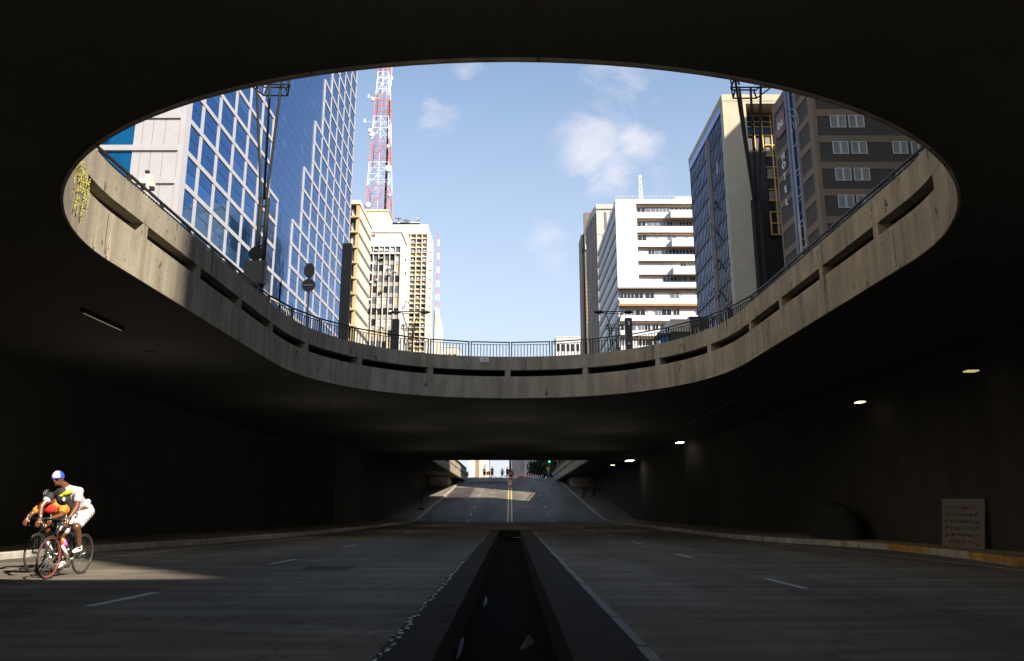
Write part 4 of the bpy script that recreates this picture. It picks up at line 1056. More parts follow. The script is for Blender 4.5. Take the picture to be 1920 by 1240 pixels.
# signs
def disc_sign(x, y, z, r, label, bar=True):
    t = empty('traffic_sign', (x, y, z), label, 'sign'); MB().cyl((x, y, z), (x, y + 0.02, z), r, r, 28).build('plate', 'dark_steel', t)
    if bar: B(x - r * 0.72, x + r * 0.72, y - 0.012, y - 0.002, z - r * 0.1, z + r * 0.12).build('bracket', 'galvanised', t)
    return t
disc_sign(-8.98, 26.2, 9.86, 0.26, 'dark round sign on the lamp post before the blue tower', False)
t = empty('signal_box', (-9.0, 26.2, 9.1), 'dark rectangular signal box below the round sign on the left lamp post', 'signal box')
B(-9.34, -8.6, 26.15, 26.4, 8.75, 9.6).build('housing', 'black_metal', t); B(-9.28, -8.66, 26.12, 26.149, 8.8, 9.55).build('back_plate', 'bronze', t)
t = empty('sign_post', (-7.0, 26, ZD), 'slim post carrying an octagonal sign above a round sign at the left bend', 'sign post')
MB().cyl((-6.98, 26, ZD), (-6.98, 26, 9.42), 0.035).build('post', 'grey_steel', t)
MB().prism([(-7.0 + 0.02 + 0.26 * cos(pi / 8 + i * pi / 4) * 0.75, 9.15 + 0.29 * sin(pi / 8 + i * pi / 4)) for i in range(8)], 25.92, 25.94, 'xz').build('octagonal_sign', 'black_metal', t)
MB().cyl((-6.98, 25.92, 8.62), (-6.98, 25.94, 8.62), 0.235, None, 28).build('round_sign', 'black_metal', t)
B(-7.16, -6.8, 25.9, 25.918, 8.6, 8.64).build('bracket', 'galvanised', t)
# dark signal columns
def totem(x, y, w, h, label, green=0):
    t = empty('signal_column', (x, y, ZD), label, 'signal column', 'black signal columns on the street')
    B(x - w / 2, x + w / 2, y, y + 0.25, ZD, h).build('housing', 'black_metal', t, bevel=0.012)
    B(x - w * 0.44, x + w * 0.44, y - 0.012, y - 0.002, h - 1.1, h - 0.1).build('visor', 'bronze', t)
    if green:
        MB().cyl((x, y - 0.02, green), (x, y - 0.005, green), 0.055, None, 14).build('green_lens', 'green_light_dim', t)
        MB().box(x - 0.03, x + 0.03, y - 0.02, y - 0.014, h - 0.32, h - 0.15).build('icon', 'sticker', t)
totem(-6.0, 27.2, 0.34, 10.6, 'tallest black signal column, between the blue tower and the beige block'); totem(-5.0, 33, 0.28, 9.15, 'short black signal column in front of the grey finned block'); totem(5.15, 33, 0.3, 9.2, 'black signal column with a small green light in front of the white apartment block', 8.05)
# kiosk
t = empty('news_kiosk', (8.0, 36, ZD), 'news kiosk with a beige roof behind the right railing', 'kiosk')
B(7.55, 8.35, 35.6, 37.5, ZD, 9.15).build('side_wall', 'black_metal', t); B(7.5, 8.4, 35.5, 37.6, 9.15, 9.75).build('roof', 'beige_panel', t)
MB().prism([(6.9, 9.1), (7.5, 9.1), (7.5, 9.75)], 35.6, 37.4, 'xz').build('awning', 'frame_pale', t)
B(8.4, 9.3, 35.6, 37.5, 9.4, 9.9).build('header', 'black_metal', t)
for k in range(5): B(8.45 + 0.17 * k, 8.53 + 0.17 * k, 35.7, 35.8, ZD, 9.4).build('slat', 'ochre', t)
B(7.1, 7.5, 36, 37, ZD, 9.0).build('poster_panel', 'blue_glass', t)
# small cream floodlight above left rail
t = empty('floodlight', (-8.0, 16, 7.3), 'small cream floodlight cluster sticking up above the left railing', 'floodlight')
MB().cyl((-7.95, 16, 6.64), (-7.97, 16, 8.2), 0.045).build('post', 'cream_plastic', t)
q = MB().box(-8.16, -8.0, 15.95, 16.1, 8.05, 8.17); q.box(-8.03, -7.9, 15.95, 16.1, 8.12, 8.28); q.box(-8.0, -7.84, 15.95, 16.1, 7.98, 8.11); q.build('lamp_body', 'cream_plastic', t, bevel=0.02)
MB().box(-8.04, -7.95, 15.94, 16.0, 8.29, 8.36).box(-8.1, -8.02, 15.93, 15.99, 7.9, 8.04).box(-7.9, -7.8, 15.93, 15.99, 7.88, 7.97).build('lamp_head', 'bronze', t, bevel=0.01)
# sticker and weeds on the fascia
p, tt, nn = frame_at(0.98, -0.004)
a = p - tt * 0.17; b = p + tt * 0.17
st = MB(); st.add([(a.x, a.y, 6.44), (b.x, b.y, 6.44), (b.x, b.y, 6.6), (a.x, a.y, 6.6)], [(0, 1, 2, 3)]); 
st = st.build('sticker', 'sticker'); tag(st, 'small white sticker with black scribble on the far parapet band', 'sticker')
sc = MB(); 
pts = [a + (b - a) * u - nn * 0.006 + Vector((0, 0, z)) for u, z in ((0.1, 6.5), (0.35, 6.56), (0.5, 6.5), (0.3, 6.48), (0.65, 6.57), (0.72, 6.48), (0.85, 6.47))]
sc.tube(pts, 0.006, 4); sc.build('scribble', 'ink', st)
def s_at(y, side):
    return min((TOT * i / 900 for i in range(900) if AT(TOT * i / 900)[0] * side > 1), key=lambda q: abs(AT(q)[1] - y))
S_WEED = s_at(10.95, -1)
wd = MB(); random.seed(3)
for k_ in range(24):
    y = random.gauss(10.95, 0.17); z = 6.16 - random.random() * 0.25; ss = S_WEED + (10.95 - y); off = -0.01 - random.random() * 0.05; ln = random.randint(8, 26) if k_ < 16 else 5
    for _ in range(ln):
        P_ = frame_at(ss, off)[0]; s_ = random.uniform(0.006, 0.014); ss += random.gauss(0, 0.012); z -= random.uniform(0.015, 0.045)
        d1 = Vector((random.uniform(-1, 1), random.uniform(-1, 1), random.uniform(-2, -.3))).normalized() * s_ * 2.2; d2 = d1.orthogonal().normalized() * s_
        c_ = Vector((P_.x, P_.y, z)); wd.add([c_ - d1, c_ + d2, c_ + d1, c_ - d2], [(0, 1, 2, 3)])
tag(wd.build('hanging_weed', 'weed'), 'yellow green weeds hanging from the sunlit slot at the far left of the opening', 'plant')

# ------------------------------------------------------------------ poster on the right wall
t = empty('handwritten_board', (11.4, 20.2, 0.15), 'pale board with lines of dark handwriting leaning on the right underpass wall', 'board')
bd = MB(); bd.add([(11.30, 21.15, 0.15), (11.30, 19.28, 0.15), (11.44, 19.25, 1.33), (11.44, 21.15, 1.35), (11.33, 21.15, 0.15), (11.33, 19.28, 0.15), (11.47, 19.25, 1.33), (11.47, 21.15, 1.35)], [(0, 1, 2, 3), (7, 6, 5, 4), (0, 4, 5, 1), (1, 5, 6, 2), (2, 6, 7, 3), (3, 7, 4, 0)])
bd.build('panel', 'board', t)
wr = MB(); random.seed(9)
for li in range(6):
    z = 1.12 - 0.17 * li; h = 0.05 if li < 5 else 0.075; y = 21.0 - (0.03 if li < 5 else 0.2)
    while y > 19.5 - (0.0 if li else -0.15):
        n = random.randint(2, 4); q = [(y - i * 0.028, z + random.uniform(-h, h)) for i in range(n + 1)]
        wr.tube([(11.30 + (zz - 0.15) * 0.118 - 0.007, yy, zz) for yy, zz in q], 0.007, 4); y -= n * 0.028 + random.choice((0.015, 0.015, 0.06))
wr.build('handwriting', 'ink', t)
# camping tent-like mound and pipes by the wall
t = empty('dome_tent', (10.9, 27, 0.15), 'dark dome tent pitched on the right sidewalk against the wall', 'tent')
MB().ell((10.75, 26.5, 0.15), 0.7, 1.5, 1.15, 24, 14).build('canopy', 'tent', t, True)


# ------------------------------------------------------------------ figures
def fuse(mb, name, m, parent, voxel=0.009, smooth=4):
    """overlapping tapered limbs fused into one continuous skin"""
    me = bpy.data.meshes.new('tmp'); me.from_pydata(mb.v, [], mb.f)
    bm = bmesh.new(); bm.from_mesh(me); bmesh.ops.remove_doubles(bm, verts=bm.verts, dist=1e-5); bmesh.ops.recalc_face_normals(bm, faces=bm.faces); bm.to_mesh(me); bm.free()
    o = bpy.data.objects.new('tmp', me); C.objects.link(o)
    r = o.modifiers.new('r', 'REMESH'); r.mode = 'VOXEL'; r.voxel_size = voxel; r.use_smooth_shade = True
    q = o.modifiers.new('s', 'SMOOTH'); q.factor = 0.5; q.iterations = smooth
    me2 = bpy.data.meshes.new_from_object(o.evaluated_get(bpy.context.evaluated_depsgraph_get()))
    bpy.data.objects.remove(o); me2.name = name; me2.materials.clear(); me2.materials.append(M[m])
    for p in me2.polygons: p.use_smooth = True
    o = bpy.data.objects.new(name, me2); C.objects.link(o)
    o.parent = parent; o.location = -ORG.get(parent.name, Vector((0, 0, 0))); ORG[o.name] = Vector((0, 0, 0))
    return o
def V(*a): return Vector(a)
def hand(mb, wrist, d, side, palm_n, r=0.0085, curl=1.2):
    """palm, four bent fingers of different length and a thumb leaving the side of the palm"""
    d = d.normalized(); s = side.normalized(); n = palm_n.normalized()
    k = wrist + d * 0.085
    mb.caps(wrist, 0.026, wrist + d * 0.04, 0.034); mb.caps(wrist + d * 0.03 + s * 0.02, 0.018, k + s * 0.028, 0.015); mb.caps(wrist + d * 0.03 - s * 0.02, 0.018, k - s * 0.026, 0.014); mb.caps(wrist + d * 0.03, 0.02, k, 0.016)
    for i, ln in enumerate((0.068, 0.078, 0.073, 0.058)):
        p = k + s * (0.031 - 0.0205 * i); dd = d; st_ = ln * 0.4
        for j in range(3):
            dd = (dd * cos(curl * 0.55) + n * sin(curl * 0.55)).normalized(); q = p + dd * st_; mb.caps(p, r, q, r * 0.95, 8); p = q; st_ *= 0.78
            nn_ = (n * cos(curl * 0.55) - d * sin(curl * 0.55))
            d, n = d, n
            dd = dd; 
    p = wrist + d * 0.03 + s * 0.03; q = p + (d * 0.6 + s * 0.7 + n * 0.5).normalized() * 0.04; mb.caps(p, 0.014, q, 0.011, 8); mb.caps(q, 0.011, q + (d * 0.7 + n * 0.7).normalized() * 0.03, 0.0095, 8)
def head(mb, c, fwd, up, k=1.0):
    f = fwd.normalized(); u = (up - f * up.dot(f)).normalized(); s = f.cross(u)
    rot = Matrix((s, f, u)).transposed()
    mb.ell(c, 0.075 * k, 0.094 * k, 0.112 * k, 20, 14, rot)                      # skull
    mb.ell(c + f * 0.028 * k - u * 0.055 * k, 0.056 * k, 0.062 * k, 0.066 * k, 16, 10, rot)   # jaw
    mb.caps(c + f * 0.088 * k + u * 0.012 * k, 0.009 * k, c + f * 0.108 * k - u * 0.022 * k, 0.014 * k, 8)   # nose
    mb.ell(c + f * 0.084 * k - u * 0.052 * k, 0.026 * k, 0.013 * k, 0.009 * k, 10, 6, rot)     # mouth
    mb.ell(c + f * 0.083 * k - u * 0.064 * k, 0.023 * k, 0.012 * k, 0.008 * k, 10, 6, rot)
    mb.ell(c + f * 0.075 * k + u * 0.026 * k, 0.05 * k, 0.02 * k, 0.012 * k, 10, 6, rot)       # brow
    for e in (-1, 1): mb.ell(c + s * e * 0.078 * k - f * 0.005 * k - u * 0.005 * k, 0.012 * k, 0.02 * k, 0.03 * k, 8, 6, rot)   # ears
    return f, u, s, rot
def face_parts(c, fwd, up, par, glasses=True, k=1.0):
    f = fwd.normalized(); u = (up - f * up.dot(f)).normalized(); s = f.cross(u); rot = Matrix((s, f, u)).transposed()
    if glasses:
        g_ = MB()
        for e in (-1, 1): g_.ell(c + f * 0.092 * k + s * e * 0.034 * k + u * 0.006 * k, 0.032 * k, 0.012 * k, 0.02 * k, 12, 8, rot); g_.cyl(c + f * 0.08 + s * e * 0.062 + u * 0.01, c + s * e * 0.082 + u * 0.01, 0.004)
        g_.cyl(c + f * 0.1 - s * 0.01, c + f * 0.1 + s * 0.01, 0.005); g_.build('sunglasses', 'lens_dark', par, True)
    else:
        g_ = MB()
        for e in (-1, 1): g_.ell(c + f * 0.09 * k + s * e * 0.032 * k, 0.012 * k, 0.007 * k, 0.008 * k, 10, 6, rot)
        g_.build('eye', 'lens_dark', par, True)
def rider(name, x, yf, label, P_, skin, shirt, shorts, group, cap, extra=None, sleeves=False):
    """a crouched cyclist heading towards -y; P_ holds joints relative to (x, yf)"""
    t = empty(name, (x, yf, 0), label, 'person', group)
    j = {k_: Vector((x, yf, 0)) + Vector(v) for k_, v in P_.items()}
    b = MB(); hd = j['head']; fw = P_f = Vector(P_['fwd']) if False else None
    fwd = (j['look'] - hd)
    up = V(0, 0.12, 1)
    head(b, hd, fwd, up)
    b.caps(j['neck'], 0.062, hd - V(0, -0.015, 0.05), 0.055)
    chest = (j['shL'] + j['shR']) / 2; pel = (j['hipL'] + j['hipR']) / 2
    mid = (chest + pel) / 2 + V(0, 0.02, 0.03)
    for s_ in ('L', 'R'):
        sh, el, wr_, hip, kn, an, toe = (j[q + s_] for q in ('sh', 'el', 'wr', 'hip', 'kn', 'an', 'toe'))
        b.caps(chest, 0.10, sh, 0.06); b.caps(sh, 0.055, el, 0.042); b.caps(el, 0.042, wr_, 0.028)
        b.caps(mid, 0.10, hip, 0.10); b.caps(hip, 0.092, kn, 0.058); b.caps(kn, 0.056, kn * .55 + an * .45 + V(0, 0.025, 0), 0.052); b.caps(kn * .55 + an * .45 + V(0, 0.02, 0), 0.05, an, 0.034); b.caps(an, 0.036, an + V(0, 0, -0.05), 0.034)
        sx = 1 if s_ == 'L' else -1
        hand(b, wr_, (V(0, -0.6, -0.6)), V(-sx, 0, 0), V(0, 0.45, -0.7))
    b.caps(chest + V(0, 0, -.03), 0.115, mid, 0.115); b.caps(mid, 0.115, pel, 0.12); b.caps(chest, 0.09, j['neck'], 0.065)
    fuse(b, 'body', skin, t)
    # shirt
    c_ = MB()
    for s_ in ('L', 'R'):
        sh, el, wr_ = j['sh' + s_], j['el' + s_], j['wr' + s_]
        c_.caps(chest, 0.118, sh, 0.075); e_ = sh + (el - sh) * (1.0 if sleeves else 0.55); c_.caps(sh, 0.072, e_, 0.056 if sleeves else 0.066)
        if sleeves: c_.caps(el, 0.055, wr_, 0.04)
        c_.caps(mid, 0.115, j['hip' + s_] + V(0, 0, 0.05), 0.095)
    c_.caps(chest + V(0, 0.0, -.03), 0.132, mid, 0.135); c_.caps(mid, 0.135, pel + V(0, 0, 0.03), 0.128)
    c_.caps(chest, 0.1, j['neck'] + (chest - j['neck']) * 0.5, 0.075)
    fuse(c_, 'shirt', shirt, t, 0.011)
    d_ = MB()
    for s_ in ('L', 'R'):
        hip, kn = j['hip' + s_], j['kn' + s_]
        d_.caps(hip, 0.115, hip + (kn - hip) * 0.78, 0.088); d_.caps(pel, 0.125, hip, 0.118)
    d_.caps(pel, 0.13, pel + (mid - pel) * 0.35, 0.128); fuse(d_, 'shorts', shorts, t, 0.011)
    for s_ in ('L', 'R'):
        an, toe = j['an' + s_], j['toe' + s_]
        q = MB(); q.caps(an + V(0, 0.03, -0.045), 0.04, an + (toe - an) * 0.55 + V(0, 0, -0.02), 0.043); q.caps(an + (toe - an) * 0.55 + V(0, 0, -.02), 0.043, toe, 0.03); q.caps(an + V(0, 0.01, 0), 0.042, an + V(0, 0.01, -0.05), 0.042)
        fuse(q, 'shoe', 'shoe' if shirt == 'shirt_white' else 'black_cloth', t, 0.009)
    f = fwd.normalized(); u = (up - f * up.dot(f)).normalized(); s = f.cross(u); rot = Matrix((s, f, u)).transposed()
    face_parts(hd, fwd, up, t)
    # cap or helmet: a shell round the top of the head, front panel and brim
    q = MB(); nu, nv = 24, 8; vs = []; cc = hd + u * 0.018
    for jj in range(nv + 1):
        th = pi * 0.52 * jj / nv
        for i in range(nu): vs.append(cc + rot @ V(0.086 * sin(th) * cos(2 * pi * i / nu), 0.106 * sin(th) * sin(2 * pi * i / nu), 0.112 * cos(th)))
    q.add(vs, [(jj * nu + i, (jj + 1) * nu + i, (jj + 1) * nu + (i + 1) % nu, jj * nu + (i + 1) % nu) for jj in range(nv) for i in range(nu)])
    cp = q.build('cap' if cap == 'cap_blue' else 'helmet', cap, t, True)
    if cap == 'cap_blue':
        q = MB(); vs = []
        for jj in range(7):
            th = pi * (0.10 + 0.36 * jj / 6)
            for i in range(9):
                ph = pi * (0.5 + (i - 4) * 0.075); vs.append(cc + rot @ V(0.089 * sin(th) * cos(ph), 0.110 * sin(th) * sin(ph), 0.115 * cos(th)))
        q.add(vs, [(jj * 9 + i, jj * 9 + i + 1, (jj + 1) * 9 + i + 1, (jj + 1) * 9 + i) for jj in range(6) for i in range(8)]); q.build('front_panel', 'sign_white', cp, True)
        q = MB(); q.ell(cc + f * 0.085 - u * 0.004, 0.062, 0.042, 0.007, 16, 6, rot); q.build('brim', 'cap_blue', cp, True)
    else:
        q = MB()
        for e in (-0.04, 0, 0.04): q.torus((0, 0, 0), 0.1, 0.008, 'x', 16, 5, 0.5, pi - 0.5); q.v[-85:] = [tuple(cc + rot @ (V(v[0] + e, v[1], v[2] * 1.08))) for v in q.v[-85:]]
        q.build('vent', 'grey_steel', cp, True)
    for s_ in ('L', 'R'):
        wr_, el = j['wr' + s_], j['el' + s_]
        if shirt == 'shirt_white': MB().cyl(wr_ + (el - wr_) * 0.02, wr_ + (el - wr_) * 0.10, 0.033, 0.034, 14).build('wristband', 'black_cloth', t, True)
    if extra: extra(t, j, chest, mid)
    return t
def chest_print(t, j, chest, mid):
    q = MB(); random.seed(2)
    # irregular yellow print wrapped on the left side of the chest, on the outer shirt surface
    c = chest + V(0.075, -0.125, -0.03)
    q.ell(c, 0.085, 0.045, 0.04, 16, 9, Matrix.Rotation(-0.35, 3, 'Y')); q.ell(c + V(-0.075, -0.01, -0.04), 0.05, 0.035, 0.025, 12, 7, Matrix.Rotation(-0.35, 3, 'Y')); q.ell(c + V(0.05, 0.02, 0.03), 0.035, 0.03, 0.035)
    fuse(q, 'chest_print', 'yellow_print', t, 0.008, 2)
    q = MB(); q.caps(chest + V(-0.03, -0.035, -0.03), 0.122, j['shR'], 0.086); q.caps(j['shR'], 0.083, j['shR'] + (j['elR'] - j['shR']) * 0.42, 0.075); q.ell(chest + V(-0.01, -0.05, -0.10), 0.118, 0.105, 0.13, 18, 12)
    fuse(q, 'dark_front', 'black_cloth', t, 0.011)  # separate black shell over the shirt's front and right shoulder
    MB().ell(chest + V(0.05, -0.145, -0.13), 0.022, 0.02, 0.035).build('logo_patch', 'sign_white', t, True)
    for sx in (1,): 
        st_ = MB(); 
        for k_ in range(5): p_ = j['hipL'] + (j['knL'] - j['hipL']) * (0.05 + 0.16 * k_) + V(0.112 - 0.006 * k_, 0, 0.0); st_.ell(p_, 0.006, 0.012, 0.02, 8, 6)
        st_.build('short_stripe', 'ink', t)
    MB().ell((j['hipL'] + j['hipR']) / 2 + V(0.03, 0.09, 0.17), 0.055, 0.035, 0.05).build('back_pocket', 'shirt_white', t, True)
JA = dict(head=(-0.10, 0.15, 1.58), look=(-0.12, -0.6, 1.46), neck=(-0.055, 0.28, 1.47), shL=(0.155, 0.36, 1.375), shR=(-0.225, 0.30, 1.375), elL=(0.235, 0.20, 1.12), elR=(-0.30, 0.12, 1.13), wrL=(0.215, 0.035, 0.93), wrR=(-0.235, 0.02, 0.93),
          hipL=(0.10, 0.80, 1.04), hipR=(-0.08, 0.80, 1.04), knL=(0.145, 0.43, 0.80), knR=(-0.115, 0.46, 0.66), anL=(0.11, 0.66, 0.47), anR=(-0.105, 0.60, 0.255), toeL=(0.115, 0.50, 0.40), toeR=(-0.11, 0.44, 0.15))
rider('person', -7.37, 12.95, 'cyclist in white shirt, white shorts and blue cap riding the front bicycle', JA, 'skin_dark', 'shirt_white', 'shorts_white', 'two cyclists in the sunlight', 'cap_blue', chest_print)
def red_panel(t, j, chest, mid):
    q = MB(); q.ell(chest + V(0.0, -0.09, -0.06), 0.12, 0.06, 0.09, 16, 10); fuse(q, 'chest_panel', 'red_cloth', t, 0.01)
JB = dict(head=(0.02, 0.15, 1.30), look=(0.0, -0.6, 1.12), neck=(0.02, 0.27, 1.22), shL=(0.20, 0.36, 1.15), shR=(-0.18, 0.34, 1.16), elL=(0.26, 0.20, 0.98), elR=(-0.30, 0.22, 0.99), wrL=(0.2, 0.01, 0.93), wrR=(-0.22, 0.0, 0.93),
          hipL=(0.10, 0.82, 0.98), hipR=(-0.08, 0.82, 0.98), knL=(0.13, 0.46, 0.66), knR=(-0.13, 0.42, 0.78), anL=(0.105, 0.60, 0.255), anR=(-0.105, 0.66, 0.47), toeL=(0.11, 0.44, 0.15), toeR=(-0.11, 0.50, 0.40))
rider('person', -8.42, 14.35, 'cyclist in orange and red jersey crouching behind the front rider', JB, 'skin_dark', 'orange_cloth', 'black_cloth', 'two cyclists in the sunlight', 'black_cloth', red_panel, False)

def bicycle(x, yf, label, frame_m, rimf, steer=0.0, bottle=True):
    t = empty('bicycle', (x, yf, 0), label, 'bicycle', 'bicycles in the sunlight')
    r = 0.335; yr = yf + 1.0; H = V(x, yf, r); RH = V(x, yr, r); BB = V(x, yf + 0.59, 0.28); ST = V(x, yf + 0.74, 0.83); HT = V(x, yf + 0.155, 0.84); HB = V(x, yf + 0.11, 0.70)
    for (c, rm) in ((H, rimf), (RH, 'rim_black')):
        w = MB().torus(c, r - 0.013, 0.015, 'x', 48, 8).build('wheel', 'tyre', t, True)
        MB().torus(c, r - 0.034, 0.012, 'x', 48, 6, flat=0.7).build('rim', rm, w, True)
        sp_ = MB()
        for i in range(20):
            a = 2 * pi * i / 20; sgn = 0.02 if i % 2 else -0.02
            sp_.cyl(c + V(sgn, 0.015 * cos(a + .5), 0.015 * sin(a + .5)), c + V(0, (r - .045) * cos(a), (r - .045) * sin(a)), 0.0016, None, 3, False)
        sp_.build('spokes', 'chrome', w); MB().cyl(c - V(0.045, 0, 0), c + V(0.045, 0, 0), 0.02, None, 12).build('hub', 'chrome', w, True)
    f = MB(); f.cyl(HT, ST + V(0, 0, 0), 0.016, None, 10); f.cyl(ST + V(0, 0.02, 0.05), BB, 0.016, None, 10)
    for e in (-1, 1): f.cyl(BB + V(e * .02, 0, 0), RH + V(e * .055, 0, 0), 0.010); f.cyl(ST + V(e * .015, 0, -.03), RH + V(e * .055, 0, 0), 0.008)
    f.cyl(HT + V(0, -.008, .04), HB, 0.021, None, 12); f.build('frame', 'frame_black', t, True)
    dt = MB().cyl(HB + V(0, .01, 0.03), BB, 0.021, None, 12).build('down_tube', frame_m, t, True)
    MB().cyl(HB + (BB - HB) * 0.45 + V(0.0, 0, .0), HB + (BB - HB) * 0.95, 0.0235, None, 12).build('down_tube_sleeve', 'frame_white', t, True)
    fk = MB()
    for e in (-1, 1): fk.tube([HB + V(e * 0.035, 0, 0), H + V(e * 0.052, 0.02, 0.12), H + V(e * 0.052, 0, 0)], 0.012, 8)
    fk.cyl(HB - V(.04, 0, 0), HB + V(.04, 0, 0), 0.018); fk.build('fork', 'dark_steel', t, True)
    hb = MB(); top = HT + V(0, -.06, 0.085); hb.cyl(HT + V(0, 0, .03), top, 0.017)
    hb.cyl(top - V(.2, 0, 0), top + V(.2, 0, 0), 0.015, None, 10)
    for e in (-1, 1): hb.tube([top + V(e * .2, 0, 0), top + V(e * .205, -.075, 0.0), top + V(e * .21, -.11, -.04), top + V(e * .212, -.08, -.11), top + V(e * .212, 0.0, -.13)], 0.014, 8)
    hb.build('handlebar', 'black_metal', t, True)
    for e in (-1, 1):
        q = MB(); q.caps(top + V(e * .206, -.085, .01), 0.016, top + V(e * .206, -.12, .055), 0.013); q.tube([top + V(e * .206, -.12, .03), top + V(e * .21, -.135, -.03), top + V(e * .21, -.115, -.09)], 0.006, 6); q.build('brake_lever', 'chrome', t, True)
    q = MB(); q.ell(ST + V(0, 0.07, 0.13), 0.065, 0.10, 0.022, 14, 8); q.caps(ST + V(0, -.1, .13), 0.02, ST + V(0, .05, .13), 0.035); q.build('saddle', 'black_cloth', t, True); MB().cyl(ST, ST + V(0, 0.03, 0.12), 0.013).build('seat_post', 'black_metal', t, True)
    q = MB().torus(BB + V(-.055, 0, 0), 0.088, 0.006, 'x', 30, 5); q.cyl(BB - V(.07, 0, 0), BB + V(.07, 0, 0), 0.017)
    for (e, a) in ((1, V(0, 0.02, 0.165)), (-1, V(0, -.02, -.165))):
        q.cyl(BB + V(e * .07, 0, 0), BB + V(e * .075, a.y, a.z), 0.011)
    for i in range(5): a = 2 * pi * i / 5; q.cyl(BB + V(-.055, 0, 0), BB + V(-.055, .085 * cos(a), .085 * sin(a)), 0.006, None, 5)
    q.build('crankset', 'chrome', t, True)
    for (e, a) in ((1, V(0, 0.02, 0.165)), (-1, V(0, -.02, -.165))): MB().box(BB.x + e * .08, BB.x + e * .155, BB.y + a.y - .035, BB.y + a.y + .035, BB.z + a.z - .011, BB.z + a.z + .011).build('pedal', 'black_metal', t)
    if bottle:
        p = BB + (HB - BB) * 0.38 + V(0, 0.05, 0.045); d = (HB - BB).normalized(); b_ = MB().cyl(p, p + d * 0.15, 0.036, None, 16).build('bottle', 'bottle_pink', t, True); MB().cyl(p + d * .151, p + d * .185, 0.03, 0.015, 14).build('cap', 'bottle_yellow', b_, True)
    return t
bicycle(-7.37, 12.95, 'black racing bicycle with red front rim and pink bottle, nearest the camera', 'frame_red', 'rim_red')
bicycle(-8.42, 14.35, 'black racing bicycle half hidden behind the front bicycle', 'frame_black', 'rim_black', 0, False)

def walker(x, y, label, shirt, shorts, skin, face=-1, group=None, phase=0.15, hat=None, skirt=False, k=1.0):
    z = zr(y) + (0.15 if abs(x) > kx(KR, min(y, 131)) else 0.01)
    t = empty('person', (x, y, z), label, 'person', group); O = V(x, y, z); F = V(0, face, 0); Q = lambda a, b, c: O + V(a, 0, c) * k + F * b * k
    b = MB(); head(b, Q(0, 0.02, 1.60), F, V(0, 0, 1)); b.caps(Q(0, 0, 1.42), 0.055, Q(0, 0.01, 1.53), 0.05)
    b.caps(Q(0, 0, 1.28), 0.12, Q(0, 0, 1.05), 0.11); b.caps(Q(0, 0, 1.05), 0.11, Q(0, 0, 0.93), 0.13)
    for e in (-1, 1):
        s1 = phase * e
        b.caps(Q(0, 0, 1.38), 0.08, Q(e * .17, 0, 1.38), 0.055); b.caps(Q(e * .18, 0, 1.37), 0.05, Q(e * .22, -s1 * .4, 1.10), 0.04); b.caps(Q(e * .22, -s1 * .4, 1.10), 0.038, Q(e * .22, 0.06 - s1, 0.87), 0.027)
        hand(b, Q(e * .22, 0.06 - s1, 0.86), V(0, 0, -1), F * 1.0, V(-e, 0, 0), 0.0085, 0.5)
        b.caps(Q(e * .09, 0, 0.9), 0.09, Q(e * .10, s1 + .04, 0.50), 0.056); b.caps(Q(e * .10, s1 + .04, 0.50), 0.056, Q(e * .10, s1 * 1.1 - .0, 0.08), 0.034)
        b.caps(Q(e * .10, s1 * 1.1 - .03, 0.045), 0.04, Q(e * .11, s1 * 1.1 + .15, 0.035), 0.032)
    fuse(b, 'body', skin, t, 0.014, 2)
    c_ = MB(); c_.caps(Q(0, 0, 1.30), 0.14, Q(0, 0, 1.0), 0.135)
    for e in (-1, 1): c_.caps(Q(0, 0, 1.37), 0.095, Q(e * .17, 0, 1.375), 0.068); c_.caps(Q(e * .18, 0, 1.37), 0.064, Q(e * .205, -phase * e * .2, 1.20), 0.06)
    fuse(c_, 'shirt', shirt, t, 0.016, 2)
    c_ = MB()
    for e in (-1, 1): c_.caps(Q(e * .08, 0, 0.94), 0.12, Q(e * .10, phase * e * .9 + .02, 0.52 if shorts != 'long' else .1), 0.085 if not skirt else 0.13)
    fuse(c_, 'shorts' if not skirt else 'skirt', 'black_cloth' if shorts == 'long' else shorts, t, 0.016, 2)
    h_ = MB(); h_.ell(Q(0, -0.015, 1.64), 0.085, 0.10, 0.1, 14, 9); h_.build('hair' if not hat else 'hat', hat or 'hair', t, True)
    face_parts(Q(0, 0.02, 1.60), F, V(0, 0, 1), t, False)
    return t
walker(-4.05, 122.5, 'walker in pale shirt and dark shorts at the crest of the ramp', 'grey_cloth', 'black_cloth', 'skin', -1, 'people at the crest', 0.12)
w2 = walker(-2.85, 123.5, 'slim walker in dark clothes and red skirt at the crest of the ramp', 'black_cloth', 'red_cloth', 'skin_dark', -1, 'people at the crest', 0.1, None, True)
walker(0.25, 119.5, 'person with orange vest beside the centre pole at the crest', 'orange_cloth', 'black_cloth', 'skin', -1, 'people at the crest', 0.08, 'sign_white')
walker(-0.45, 121, 'person in dark clothes left of the centre pole at the crest', 'black_cloth', 'black_cloth', 'skin_dark', -1, 'people at the crest', 0.1)
walker(-1.35, 131, 'tiny distant walker between the red skirt walker and the pole', 'grey_cloth', 'black_cloth', 'skin', -1, 'people at the crest', 0.1)
walker(7.75, 84, 'dark silhouetted walker on the right ramp sidewalk nearest the kerb', 'black_cloth', 'black_cloth', 'skin_dark', -1, 'walkers in the shade', 0.12)
walker(8.9, 85, 'dark silhouetted walker on the right ramp sidewalk nearest the wall', 'black_cloth', 'black_cloth', 'skin_dark', -1, 'walkers in the shade', 0.16)

